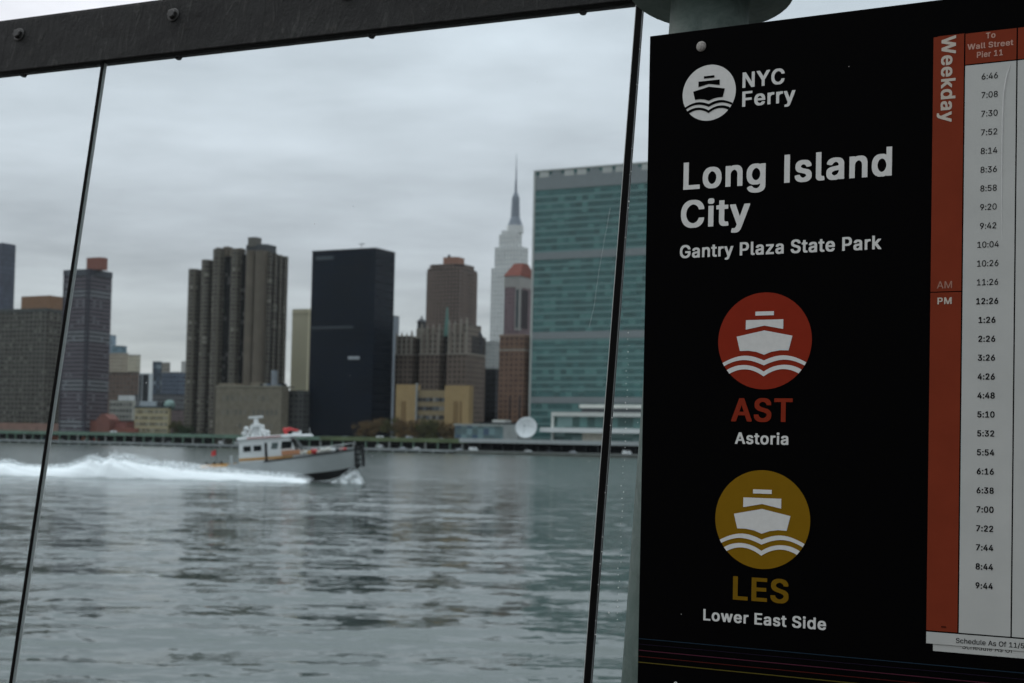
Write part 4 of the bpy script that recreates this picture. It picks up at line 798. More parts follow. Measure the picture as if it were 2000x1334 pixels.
q = MB(); q.prism(oct_(lx, ly, 15 * pxm), zz(441), zz(424), oct_(lx, ly, 9 * pxm)); q.build('mast_foot', M_mast, b.root)
q = MB(); q.prism(oct_(lx, ly, 9 * pxm), zz(424), zz(386), oct_(lx, ly, 7.5 * pxm)); q.build('mast_shaft', M_mast, b.root)
q = MB(); q.prism(oct_(lx, ly, 7.5 * pxm), zz(386), zz(375), oct_(lx, ly, 3 * pxm)); q.build('mast_dome', M_mast, b.root)
q = MB(); q.tube((lx, ly, zz(375)), (lx, ly, zz(352)), 2.6 * pxm, 2.0 * pxm); q.tube((lx, ly, zz(352)), (lx, ly, zz(330)), 1.5 * pxm, 1.2 * pxm); q.tube((lx, ly, zz(330)), (lx, ly, zz(300)), 0.9 * pxm, 0.3 * pxm)
q.build('antenna', M_mast, b.root)

# red-roofed slender tower and the brick tower before it
b = Block('red_roof_tower', 'slender purple brick tower with red hipped roof and white trim', 'apartment tower', 985, 1014, 1046, 240, 540, m=590)
M_pu = facade('purple_brick', (0.22, 0.15, 0.16), (0.13, 0.11, 0.12), 3.2, 3.2, .4, .4, .5)
M_wh = mat('white_trim', (0.36, 0.34, 0.32), 0.8, 0.12)
b.body('body', M_pu, b.z(1000, 561))
MB().box(-b.w1 - .3, .3, -.3, b.w2 + .3, b.z(1000, 561), b.z(1000, 539)).build('white_storey', M_wh, b.root)
MB().box(-3.2, .6, -.6, 3.4, b.z(1010, 645), b.z(1010, 561)).build('corner_bay', M_wh, b.root)
MB().box(-2.2, -.4, -.8, 0, b.z(1010, 640), b.z(1010, 566)).build('bay_window', mat('bay_glass', (0.03, 0.05, 0.06), 0.3), b.root)
for k in range(3):
    MB().box(.2, .9, 2 + k * 4.5, 4.5 + k * 4.5, b.z(1010, 640), b.z(1010, 565)).build('side_strip', mat('dark_side_strip', (0.05, 0.04, 0.045), 0.6), b.root)
zr = b.z(1000, 539)
pts = [(-b.w1 - .8, -.8), (.8, -.8), (.8, b.w2 + .8), (-b.w1 - .8, b.w2 + .8)]
cxx = -b.w1 * .5
top_ = [(cxx - 3.2, b.w2*.3), (cxx + 5.0, b.w2*.3), (cxx + 5.0, b.w2 * .6), (cxx - 3.2, b.w2 * .6)]
MB().prism(pts, zr, zr + (b.z(1000, 512) - zr) , top_).build('roof', mat('red_roof_tile', (0.20, 0.060, 0.043), 0.8, 0.2), b.root)
b = Block('brick_tower', 'brown brick tower standing against the left edge of the green glass slab', 'apartment tower', 974, 1022, 1050, 75, 657, m=740)
M_br = facade('brown_brick_front', (0.175, 0.103, 0.073), (0.06, 0.042, 0.036), 3.6, 3.4, .4, .45, .4, 0.25)
b.body('body', M_br)
MB().box(-b.w1 - .25, .25, -.25, b.w2 + .25, b.z(1000, 685), b.z(1000, 682)).build('string_course', M_lime, b.root)
MB().box(-b.w1 - .3, .3, -.3, b.w2 + .3, b.top, b.top + 1.4).build('parapet', mat('brown_parapet', (0.25, 0.17, 0.13), 0.8), b.root)
for px in (997, 1016):
    x = b.ex(px); MB().box(x - .5, x + .5, -.2, .3, 2, b.z(1000, 775)).build('window_strip', M_winA, b.root)

# green glass slab
UNB = Block('glass_slab', 'huge green glass slab tower with pale stone end and louvre bands', 'skyscraper', 1041, 1342, 1390, 75, 290, m=600)
b = UNB
M_un = cells('green_curtain_glass', (0.050, 0.145, 0.140), 4.3, 3.85, 0.32, (0.11, 0.25, 0.235), 0.14, 0.2, 0.45)
zt = b.z(1049, 333)
b.top = zt
MB().box(-b.w1, 0, 0, b.w2, -1, zt - .5).build('body', M_un, b.root)
M_span = mat('green_grey_spandrel', (0.155, 0.27, 0.26), 0.45, 0.08, 0.1)
M_louv = mat('grey_louvre_band', (0.24, 0.262, 0.268), 0.7, 0.08, 0.3)
M_marb = mat('white_marble', (0.50, 0.51, 0.485), 0.7, 0.06)
zA, zB = b.z(1049, 372), b.z(1049, 333)
bands = [(b.z(1045, 508), b.z(1045, 494)), (b.z(1041, 663), b.z(1041, 649)), (b.z(1038, 787), b.z(1038, 775))]
MB().box(-b.w1 - .05, .15, -.35, b.w2 + .35, zA, zB - 3.2).build('louvre_band', M_louv, b.root)
for a, c in bands:
    MB().box(-b.w1 - .05, .15, -.3, b.w2 + .3, a, c).build('louvre_band', M_louv, b.root)
st = (zA) / 38.0
for i in range(1, 38):
    z = zA - st * i
    if any(a - 1 < z < c + .5 for a, c in bands): continue
    MB().box(-b.w1 - .03, .12, -.12, b.w2 + .12, z - .7, z + .7).build('spandrel', M_span, b.root)
for i in range(61):
    x = -b.w1 + b.w1 * i / 60
    MB().box(x - .09, x + .09, -.24, .1, 0, zA).build('mullion', mat('slim_mullion', (0.24, 0.33, 0.33), 0.4) if i == 0 else bpy.data.materials['slim_mullion'], b.root)
MB().box(-b.w1 - 1.3, -b.w1, -.7, b.w2, -1, zB).build('end_wall', M_marb, b.root)
MB().box(-b.w1, .6, -.7, b.w2, zB - 1.0, zB).build('roof_edge', M_marb, b.root)
for i in range(9):
    x0_ = -b.w1 + 3 + i * 9.0
    MB().box(x0_, x0_ + 6.5, -.45, .5, zB - 5.0, zB - 1.4).build('roof_panel', M_marb if i % 3 != 1 else M_louv, b.root)

# ------------------------------------------------------------------ low riverside buildings below the glass slab
M_white = mat('white_concrete', (0.66, 0.66, 0.62), 0.75, 0.07, 0.2)
ter = thing('riverside_terrace', 'long white edged terrace over the dark road underpass at right', 'terrace', (S0.x, S0.y, 0), GA)
xl, xr = spx(876), spx(1450)
zz1 = W(1060, 859, shore_y(1060) + 14).z; zz0 = W(1060, 867, shore_y(1060) + 14).z
MB().box(xl, xr, 13, 55, zz0, zz1).build('slab', mat('grey_white_slab', (0.40, 0.42, 0.42), 0.8, 0.1), ter)
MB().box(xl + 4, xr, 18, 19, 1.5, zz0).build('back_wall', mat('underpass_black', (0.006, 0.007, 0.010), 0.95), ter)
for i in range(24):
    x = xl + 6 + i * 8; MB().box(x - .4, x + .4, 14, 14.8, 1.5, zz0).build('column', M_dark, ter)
def at_sh(px, off):   # local shore coordinate of a column at a given inland offset
    o = S0 + D2 * off; r = ray(px, 850)
    return -(o.x * r.y - o.y * r.x) / (D1.x * r.y - D1.y * r.x)
def z_sh(px, py, off):
    o = S0 + D2 * off + D1 * at_sh(px, off); return W(px, py, o.y).z
pav = thing('glass_pavilion', 'low glass fronted pavilion left of the satellite dish', 'building', (S0.x, S0.y, 0), GA)
a, c, e = at_sh(888, 22), at_sh(983, 22), at_sh(1012, 22)
MB().box(a, c, 22, 40, zz1, z_sh(930, 832, 22)).build('glass_wall', cells('pavilion_glass', (0.17, 0.25, 0.26), 4, 4, 0.5, (0.07, 0.11, 0.16), 0.3), pav)
MB().box(c, e, 21.8, 40, zz1, z_sh(995, 829, 22)).build('solid_wall', mat('pavilion_grey', (0.30, 0.31, 0.30), 0.8), pav)
MB().box(a - .5, c, 21.4, 40.5, z_sh(930, 832, 22), z_sh(930, 828, 22)).build('roof_edge', mat('pavilion_roof_edge', (0.32, 0.34, 0.32), 0.7), pav)
MB().box(at_sh(936, 30), at_sh(1014, 30), 30, 46, z_sh(970, 832, 30), z_sh(970, 825, 30)).build('upper_roof', mat('black_roof_slab', (0.025, 0.028, 0.03), 0.8), pav)
MB().box(at_sh(961, 32), at_sh(986, 32), 32, 40, z_sh(970, 826, 32), z_sh(970, 820, 32)).build('roof_box', M_white, pav)
conf = thing('conference_hall', 'white framed glass hall with stacked terraces below green slab', 'building', (S0.x, S0.y, 0), GA)
o2 = 24
a = at_sh(1076, o2); xr = at_sh(1450, o2)
MB().box(a + .5, xr, o2 + 1.5, 50, zz1, z_sh(1120, 806, o2)).build('glass_wall', cells('hall_glass', (0.10, 0.19, 0.18), 5, 6, 0.5, (0.2, 0.3, 0.29), 0.25), conf)
MB().box(a, xr, o2, 51, z_sh(1120, 813, o2), z_sh(1120, 805, o2)).build('roof_beam', M_white, conf)
MB().box(a, a + 1.4, o2, o2 + 3, zz1, z_sh(1080, 812, o2)).build('frame_post', M_white, conf)
MB().box(at_sh(1054, o2 - 4), xr, o2 - 4, 50, z_sh(1140, 845, o2 - 4), z_sh(1140, 836, o2 - 4)).build('terrace_slab', mat('bright_white_slab', (0.72, 0.73, 0.72), 0.7, 0.05), conf)
MB().box(at_sh(1138, o2), at_sh(1178, o2), o2 - .5, o2 + 3, zz1, z_sh(1150, 845, o2)).build('beige_wall', mat('hall_beige', (0.46, 0.43, 0.36), 0.8), conf)
MB().box(at_sh(1130, o2 + 20), at_sh(1450, o2 + 20), o2 + 20, o2 + 40, z_sh(1180, 797, o2 + 20), z_sh(1180, 790, o2 + 20)).build('upper_slab', M_white, conf)
MB().box(at_sh(1134, o2 + 22), at_sh(1450, o2 + 22), o2 + 22, o2 + 40, z_sh(1180, 806, o2 + 20) - 1, z_sh(1180, 797, o2 + 20)).build('upper_glass', M_winB, conf)
# satellite dish
o3 = 16
xd = at_sh(1028, o3); zd = z_sh(1028, 836, o3); rd = 21.5 * (shore_y(1028) + o3) / FOC
pd = S0 + D1 * xd + D2 * o3
dish = thing('satellite_dish', 'big white satellite dish tilted upward on the riverside terrace', 'satellite dish', (pd.x, pd.y, zz1))
aim = (Vector((-0.25, -1, 0.28))).normalized()
e1 = aim.orthogonal().normalized(); e2 = aim.cross(e1)
c0 = Vector((0, 0, zd - zz1))
q = MB(); q.smooth = True
rr = []
for k in range(0, 9):
    r_ = max(0.05, rd * k / 8); dpt = 0.28 * rd * (k / 8) ** 2
    rr.append([c0 + aim * (dpt - .1 * rd) + e1 * (r_ * math.cos(2*math.pi*i/32)) + e2 * (r_ * math.sin(2*math.pi*i/32)) for i in range(32)])
rr += [[p - aim * .5 for p in r] for r in reversed(rr)]
q.rings(rr); q.build('reflector', mat('white_dish_paint', (0.80, 0.82, 0.83), 0.5, 0.05), dish)
q = MB()
for k in range(3):
    an = 2 * math.pi * k / 3 + .4
    q.tube(c0 + aim * (.12*rd) + e1 * (rd*.7*math.cos(an)) + e2 * (rd*.7*math.sin(an)), c0 + aim * (.8 * rd), .1)
q.tube(c0 + aim * (.74*rd), c0 + aim * (.9*rd), .35)
q.build('feed_arm', M_conc, dish)
q = MB(); q.tube((0, 1.5, 0), c0 - aim * (.25 * rd) , 1.3, 1.0); q.build('pedestal', M_conc, dish)

# ------------------------------------------------------------------ trees on the far shore
def make_leaf_mat(name, c1, c2):
    k = NT(name)
    oi = k.n('ShaderNodeTexWhiteNoise', noise_dimensions='3D')
    k.l(k.n('ShaderNodeNewGeometry').outputs['Random Per Island'], oi.inputs[0])
    nz = k.rng(k.noise(0.5, 3), .35, .65, 0, 1)
    k.l(k.mix(nz, c1, c2), k.p.inputs['Base Color'])
    k.p.inputs['Roughness'].default_value = 0.8
    k.p.inputs['Specular IOR Level'].default_value = 0.15
    return k.m
M_bark = mat('bark', (0.06, 0.05, 0.04), 0.9)
LEAF = {'brown': make_leaf_mat('autumn_brown_leaves', (0.20, 0.12, 0.055), (0.11, 0.085, 0.045)),
        'olive': make_leaf_mat('autumn_olive_leaves', (0.12, 0.105, 0.04), (0.065, 0.075, 0.03)),
        'green': make_leaf_mat('green_leaves', (0.05, 0.075, 0.03), (0.03, 0.05, 0.022))}
def tree(px, off, zb, ht, wd, kind, label, group='autumn trees along the far shore'):
    if 700 < px < 880: ht += 2.5
    p = S0 + D1 * at_sh(px, off) + D2 * off
    r = thing('autumn_tree' if kind != 'green' else 'shade_tree', label, 'tree', (p.x, p.y, zb), random.uniform(0, 6), group)
    q = MB(); q.tube((0, 0, 0), (.1, 0, ht * .45), .3, .18, 7)
    lim = []
    for k in range(6):
        an = k * 1.05 + random.uniform(-.3, .3); e = Vector((math.cos(an) * wd * .3, math.sin(an) * wd * .3, ht * random.uniform(.6, .85)))
        q.tube((.1, 0, ht * random.uniform(.25, .42)), e, .13, .04, 5); lim.append(e)
    q.build('trunk', M_bark, r)
    q = MB()
    cl = [Vector((random.gauss(0, wd * .24), random.gauss(0, wd * .24), ht * random.uniform(.38, .92))) for _ in range(11)] + lim
    for c in cl:
        rad = random.uniform(.16, .27) * wd
        for _ in range(64):
            d = Vector((random.gauss(0, 1), random.gauss(0, 1), random.gauss(0, .8))).normalized() * rad * random.uniform(.35, 1.05)
            o = c + d; a_ = Vector((random.gauss(0, 1), random.gauss(0, 1), random.gauss(0, 1))).normalized()
            b_ = a_.orthogonal().normalized(); s_ = random.uniform(.35, .75)
            cc_ = a_.cross(b_)
            q.face([o + b_ * s_, o + cc_ * s_ * .6, o - b_ * s_, o - cc_ * s_ * .6])
    q.build('crown', LEAF[kind], r)
for px, off, zb, ht, wd, kind, label in (
    (712, 38, 2.4, 16.0, 12, 'brown', 'small brown autumn tree at the black tower foot, leftmost of the row'),
    (736, 37, 2.4, 17.0, 12, 'brown', 'rust brown autumn tree right of the black tower corner'),
    (762, 29, 2.4, 18.0, 12, 'olive', 'olive tree below the left tan pavilion edge'),
    (784, 29, 2.4, 18.0, 14, 'brown', 'broad rust brown tree before the left tan pavilion'),
    (806, 29, 2.4, 17.5, 12, 'brown', 'rust brown tree at the right edge of the left tan pavilion'),
    (828, 29, 2.4, 16.5, 12, 'olive', 'olive tree before the windows left of the tan middle'),
    (850, 29, 2.4, 16.5, 12, 'olive', 'olive tree before the windows right of the tan middle'),
    (872, 29, 2.4, 16.0, 11, 'brown', 'low brown tree at the right tan pavilion left edge'),
    (930, 55, 2.4, 16.1, 11, 'olive', 'olive tree behind the glass pavilion roof at left'),
    (950, 55, 2.4, 17.6, 11, 'green', 'greener tree behind the glass pavilion before the dark gap'),
    (962, 55, 2.4, 16.1, 9, 'green', 'green tree at the brick tower foot behind the white roof box'),
    (345, 52, 2.4, 16.1, 11, 'olive', 'olive tree between the buff block and the fluted tower'),
    (360, 50, 2.4, 13.1, 10, 'green', 'dark green tree at the fluted tower left foot'),
    (30, 60, 2.4, 13.1, 12, 'green', 'dark green tree at the brown slab foot, leftmost of all trees'),
    (62, 60, 2.4, 13.6, 12, 'olive', 'olive tree at the brown slab foot left of the glass joint'),
    (92, 60, 2.4, 12.6, 10, 'green', 'low green tree at the brown slab foot touching the glass joint')):
    tree(px, off, zb, ht, wd, kind, label)
# ------------------------------------------------------------------ the rescue boat
BY = 159.0
bs = W(402, 936, BY)                                # stern on the water
boat = thing('rescue_boat', 'white and grey rescue motorboat with orange stripe speeding to the right', 'boat', (bs.x, bs.y, 0.0), 0)
boat.rotation_euler = Matrix.Rotation(R(-2), 3, 'Z').to_euler()
boat.rotation_euler = (0, R(-5), R(-1.5))
M_hull = mat('grey_hull_paint', (0.44, 0.46, 0.46), 0.4, 0.1, 0.5)
M_bot = mat('black_bottom_paint', (0.012, 0.013, 0.015), 0.5, 0.1)
M_bwhite = mat('white_boat_paint', (0.74, 0.75, 0.75), 0.4, 0.06, 0.5)
M_bor = mat('orange_stripe_paint', (0.58, 0.31, 0.10), 0.5, 0.05)
M_bred = mat('red_boat_paint', (0.55, 0.05, 0.05), 0.5, 0.1)
M_bpink = mat('faded_red_paint', (0.48, 0.26, 0.25), 0.6, 0.1)
M_brub = mat('black_rubber', (0.015, 0.015, 0.017), 0.7)
M_bglass = mat('boat_glass', (0.006, 0.009, 0.011), 0.3, 0.05, 1, 0.12)
xs = [0, 3, 7, 11, 13.5, 15.3, 16.6, 17.2]
sh = [2.1, 2.3, 2.35, 2.15, 1.75, 1.2, .55, .12]
szv = [1.45, 1.5, 1.55, 1.8, 1.98, 2.12, 2.22, 2.25]
ch = [1.95, 2.1, 2.1, 1.7, 1.15, .65, .22, .05]
cz = [.0, -.05, -.1, -.1, .0, .16, .36, .6]
kz = [-.5, -.7, -.9, -1.0, -.9, -.6, -.1, .3]
q = MB(); q.smooth = True
N = len(xs)
def strip(A, B):
    b = len(q.v); q.v.extend(A); q.v.extend(B)
    q.add([(b + i, b + i + 1, b + N + i + 1, b + N + i) for i in range(N - 1)])
for s in (-1, 1):
    strip([(xs[i], s*sh[i], szv[i]) for i in range(N)], [(xs[i], s*(ch[i]*.35 + sh[i]*.65), cz[i]*.4 + szv[i]*.6) for i in range(N)])
    strip([(xs[i], s*(ch[i]*.35 + sh[i]*.65), cz[i]*.4 + szv[i]*.6) for i in range(N)], [(xs[i], s*ch[i], cz[i]) for i in range(N)])
q.smooth = False
q.face([(0, -2.1, 1.45), (0, 2.1, 1.45), (0, 1.95, 0), (0, 0, -.5), (0, -1.95, 0)])
q.build('hull', M_hull, boat)
q = MB(); q.smooth = True
for s in (-1, 1):
    strip([(xs[i], s*ch[i], cz[i]) for i in range(N)], [(xs[i], 0, kz[i]) for i in range(N)])
q.build('bottom', M_bot, boat)
q = MB()
b0 = 0
strip([(xs[i], -sh[i]*.98, szv[i] - .22) for i in range(N)], [(xs[i], sh[i]*.98, szv[i] - .22) for i in range(N)])
q.build('deck', mat('grey_deck', (0.25, 0.26, 0.26), 0.8), boat)
q = MB()
for s in (-1, 1):
    for i in range(2, N - 1):
        q.tube((xs[i], s*sh[i], szv[i]), (xs[i+1], s*sh[i+1], szv[i+1]), .09, n=6)
q.build('rub_rail', M_brub, boat)
# cabin
zd0, zr = 1.35, 4.02
def cab(x0, x1, hb0, hb1, z0, z1, m, nm, rake=0.0, nb=0.04):
    q = MB()
    pts0 = [(x0, -hb0), (x1 + rake, -hb0), (x1 + rake, hb0), (x0, hb0)]
    pts1 = [(x0 + .05, -hb1), (x1, -hb1), (x1, hb1), (x0 + .05, hb1)]
    q.prism(pts0, z0, z1, pts1); return q.build(nm, m, boat, bevel=nb)
cabin = cab(4.2, 9.9, 1.72, 1.62, zd0, zr, M_bwhite, 'cabin', rake=0.9)
roof = cab(4.05, 10.6, 1.85, 1.75, zr, zr + .34, M_bwhite, 'roof', nb=.12)
q = MB(); q.prism([(10.5, -1.7), (12.1, -1.3), (12.1, 1.3), (10.5, 1.7)], zr + .0, zr + .26, [(10.5, -1.6), (11.9, -1.1), (11.9, 1.1), (10.5, 1.6)])
q.build('visor', M_bwhite, boat, bevel=.08)
q = MB()
for s in (-1, 1): q.box(5.2, 9.0, s*1.80, s*1.86, zr + .08, zr + .28)
q.build('roof_lettering_band', M_bpink, boat)
def side(x0, x1, z0, z1, m, nm, parent=boat, sk=0.0, out=0.03):
    q = MB()
    for s in (-1, 1):
        f = lambda z: 1.72 - (z - zd0) / (zr - zd0) * .10
        p = [(x0, z0), (x1, z0), (x1 + sk, z1), (x0 + sk if sk else x0, z1)]
        a = [(x, s*(f(z) + out), z) for x, z in p]; c = [(x, s*(f(z) - .1), z) for x, z in p]
        if s > 0: a.reverse(); c.reverse()
        q.rings([c, a])
    return q.build(nm, m, parent)
for x0, x1 in ((4.72, 5.55), (5.85, 6.72)):
    f_ = side(x0 - .07, x1 + .07, 2.68, 3.42, M_bwhite, 'window_frame', out=.05)
    side(x0, x1, 2.75, 3.35, M_bglass, 'window', out=.07)
side(7.05, 7.35, 1.5, 3.6, M_brub, 'door')
side(7.75, 8.45, 2.85, 3.55, mat('boat_grey_window', (0.10, 0.13, 0.13), 0.15, 0.05), 'window', sk=0.15)
side(8.85, 10.0, 2.82, 3.62, M_bglass, 'window', sk=.12)
q = MB()
q.rings([[(10.86, -1.5, 2.8), (10.86, 1.5, 2.8), (10.2, 1.45, 3.8), (10.2, -1.45, 3.8)], [(10.72, -1.5, 2.8), (10.72, 1.5, 2.8), (10.0, 1.45, 3.8), (10.0, -1.45, 3.8)]])
q.build('windscreen', M_bglass, boat)
side(4.2, 10.1, 1.76, 2.04, M_bor, 'stripe')
q = MB()
for s in (-1, 1): q.box(8.9, 10.9, s*1.62, s*1.8, 2.1, 2.62)
q.build('locker', mat('pale_orange_locker', (0.56, 0.26, 0.14), 0.6), boat)
q = MB()
for s in (-1, 1):
    q.box(10.4, 12.4, s*1.55, s*1.70, 1.5, 2.0)
q.build('bulwark', M_bwhite, boat)
# stern rail, stripe and post
q = MB()
for s in (-1, 1): q.box(.05, 3.0, s*2.24, s*2.33, 1.25, 1.62)
q.build('stern_stripe', M_bor, boat)
q = MB()
for s in (-1, 1): q.box(3.3, 3.55, s*2.0, s*2.2, 1.3, 2.45)
q.build('stern_post', M_hull, boat)
for k, x in enumerate((.6, 1.4, 2.2)):
    q = MB(); q.ball((x, -1.6, 1.7), .22, 8, 5); q.build('deck_fitting', M_brub, boat)
q = MB(); q.tube((1.7, -1.3, 1.4), (1.6, -1.3, 3.3), .035, n=6); q.build('flag_staff', M_brub, boat)
q = MB(); q.rings([[(1.62, -1.3, 3.25), (1.60, -1.3, 2.6), (1.60, -1.28, 2.6), (1.62, -1.28, 3.25)], [(1.35, -1.36, 3.1), (1.3, -1.36, 2.55), (1.3, -1.34, 2.55), (1.35, -1.34, 3.1)], [(1.1, -1.28, 3.0), (1.05, -1.28, 2.5), (1.05, -1.26, 2.5), (1.1, -1.26, 3.0)]])
q.build('flag', M_bred, boat)
# foredeck gear
M_bag = mat('white_bag', (0.62, 0.60, 0.55), 0.8, 0.15, 3)
for x, y, r_, m in ((10.9, -1.3, .34, M_bag), (11.4, -1.2, .4, M_bag), (11.9, -1.35, .3, M_bor), (12.4, -1.2, .42, M_bred), (12.8, -1.25, .25, M_bag), (13.3, -1.0, .4, M_bag), (13.9, -.9, .42, M_bag), (14.4, -.8, .3, M_bwhite), (15.3, -.6, .25, M_bpink), (15.7, -.5, .22, M_bred)):
    q = MB(); q.smooth = True; q.ball((x, y, 2.02 + r_*.5 + (x - 11) * .05), r_, 10, 7, .75); q.build('deck_gear', m, boat)
q = MB()
for s in (-1, 1):
    pr_ = None
    for i in range(3, N - 1):
        t_ = Vector((xs[i], s*sh[i]*.95, szv[i] + .75))
        q.tube((xs[i], s*sh[i]*.97, szv[i]), t_, .025, n=6)
        if pr_ is not None: q.tube(pr_, t_, .025, n=6)
        pr_ = t_
q.build('bow_rail', mat('rail_metal', (0.5, 0.52, 0.52), 0.35, 0.05, 1, 0.5, 0.8), boat)
q = MB()
for s in (-1, 1): q.box(16.75, 16.95, s*.34, s*.52, .3, 2.75); q.box(17.5, 17.7, s*.34, s*.52, .3, 2.75)
for z in (.45, 1.0, 1.6, 2.2): q.box(16.7, 17.72, -.5, .5, z, z + .2)
q.build('bow_fender', M_brub, boat)
# mast and radar
q = MB()
for s in (-1, 1):
    q.tube((5.1, s*1.1, zr + .3), (5.7, s*.55, zr + 1.7), .13, n=8); q.tube((7.1, s*1.1, zr + .3), (6.3, s*.55, zr + 1.7), .13, n=8)
q.box(5.4, 6.7, -.75, .75, zr + 1.35, zr + 1.62); q.box(5.6, 6.4, -.5, .5, zr + .3, zr + 1.3)
q.build('mast', M_bwhite, boat)
q = MB(); q.tube((5.95, 0, zr + 1.6), (5.95, 0, zr + 2.35), .3, .22, 12); q.build('radar_pedestal', M_bwhite, boat)
q = MB(); q.box(5.15, 6.75, -.12, .12, zr + 2.38, zr + 2.62); q.build('radar_bar', M_bwhite, boat, bevel=.04)
for x, z in ((4.75, .75), (7.3, .7), (5.0, 1.25)):
    q = MB(); q.smooth = True; q.ball((x, -.9, zr + z), .3, 10, 7); q.tube((x, -.9, zr + .3), (x, -.9, zr + z), .08, n=6); q.build('dome', M_bwhite, boat)
q = MB(); q.tube((9.2, 0, zr + .3), (9.2, 0, zr + .8), .18, n=10); q.tube((8.95, 0, zr + .85), (9.75, 0, zr + .95), .26, .2, 10); q.tube((9.7, 0, zr + .95), (10.6, 0, zr + .72), .14, .1, 10)
q.build('water_cannon', M_bred, boat)
q = MB(); q.box(10.0, 10.7, -.5, .5, zr + .34, zr + .55); q.tube((10.9, -.6, zr + .3), (10.9, -.6, zr + .7), .12, n=8); q.build('search_light', M_bwhite, boat)
q = MB(); q.tube((12.0, -.9, zr), (12.0, -.9, zr + .9), .03, n=6); q.build('aerial', M_bwhite, boat)

# ------------------------------------------------------------------ wake and spray
k = NT('white_foam')
k.p.inputs['Base Color'].default_value = (0.93, 0.95, 0.96, 1); k.p.inputs['Roughness'].default_value = 0.95
k.p.inputs['Specular IOR Level'].default_value = 0.1
k.p.inputs['Subsurface Weight'].default_value = 0.0
k.bump(k.noise(1.3, 5), 0.12, 0.1)
at = k.n('ShaderNodeAttribute', attribute_name='cover')
nf = k.noise(2.3, 7, 0.7)
k.l(k.math('MULTIPLY', k.rng(k.math('ADD', at.outputs['Fac'], k.math('MULTIPLY', k.math('SUBTRACT', nf, .5), 1.6)), .12, .46, 0, 1), 1.0, None, True), k.p.inputs['Alpha'])
M_foam = k.m
k = NT('water_drops')
k.p.inputs['Base Color'].default_value = (0.93, 0.95, 0.96, 1); k.p.inputs['Roughness'].default_value = 0.9
M_drops = k.m
k = NT('thin_spray')
k.p.inputs['Base Color'].default_value = (0.90, 0.93, 0.94, 1); k.p.inputs['Roughness'].default_value = 1.0
k.p.inputs['Specular IOR Level'].default_value = 0.0
at = k.n('ShaderNodeAttribute', attribute_name='cover')
f = k.math('MULTIPLY', at.outputs['Fac'], k.rng(k.noise(1.1, 7, 0.7), .36, .62, 0.08, 1.0))
k.l(k.math('MINIMUM', f, 1.0), k.p.inputs['Alpha'])
M_spray = k.m
def nrand(x, seed):
    r = np.random.default_rng(seed); y = np.zeros_like(x)
    for i in range(14):
        fr = 0.12 * 1.45 ** i
        y += r.uniform(.5, 1) * np.sin(x * fr * 2 * math.pi + r.uniform(0, 7)) / (1.25 ** i)
    return y / 3.2
def mesh_grid(name, X, Y, Z, cover, m, kind='stuff'):
    nr, nc = X.shape
    vs = np.stack([X, Y, Z], -1).reshape(-1, 3)
    idx = np.arange(nr*nc).reshape(nr, nc)
    qd = np.stack([idx[:-1, :-1], idx[:-1, 1:], idx[1:, 1:], idx[1:, :-1]], -1).reshape(-1, 4)
    me = bpy.data.meshes.new(name); me.from_pydata(vs.tolist(), [], qd.tolist())
    me.polygons.foreach_set('use_smooth', np.ones(len(qd), bool))
    a = me.attributes.new('cover', 'FLOAT', 'POINT'); a.data.foreach_set('value', cover.ravel().astype(np.float32))
    me.materials.append(m)
    o = bpy.data.objects.new(name, me); col.objects.link(o)
    if kind: o['kind'] = kind
    return o
pxs = np.array([-160, -60, 0, 20, 40, 90, 130, 155, 175, 182, 200, 212, 219, 228, 245, 275, 300, 340, 380, 420, 470, 520, 560, 590, 612])
tops = np.array([899, 903, 899, 898, 906, 909, 907, 898, 890, 889, 897, 891, 884, 891, 891, 898, 901, 903, 908, 913, 917, 921, 924, 928, 934])
bots = np.array([928, 929, 930, 931, 932, 934, 935, 936, 937, 937, 938, 938, 939, 939, 940, 941, 942, 943, 944, 945, 946, 946, 945, 942, 937])
body = np.array([903, 906, 905, 904, 910, 913, 912, 906, 899, 898, 904, 899, 894, 899, 900, 905, 909, 914, 918, 921, 923, 927, 930, 932, 936])
P = np.linspace(-150, 612, 620)
top = np.interp(P, pxs, tops); bot = np.interp(P, pxs, bots)
YW = 155.5
w0 = np.array([W(p, b_, YW) for p, b_ in zip(P, bot)])
w1 = np.array([W(p, t_, YW + 1.5) for p, t_ in zip(P, top)])
xw = w0[:, 0]
hgt = np.maximum(w1[:, 2], 0.05)
hgb = np.maximum(np.array([W(p, t_, YW + 1.5).z for p, t_ in zip(P, np.interp(P, pxs, body))]), 0.05)
nv = 26
V = np.linspace(0, 1, nv)
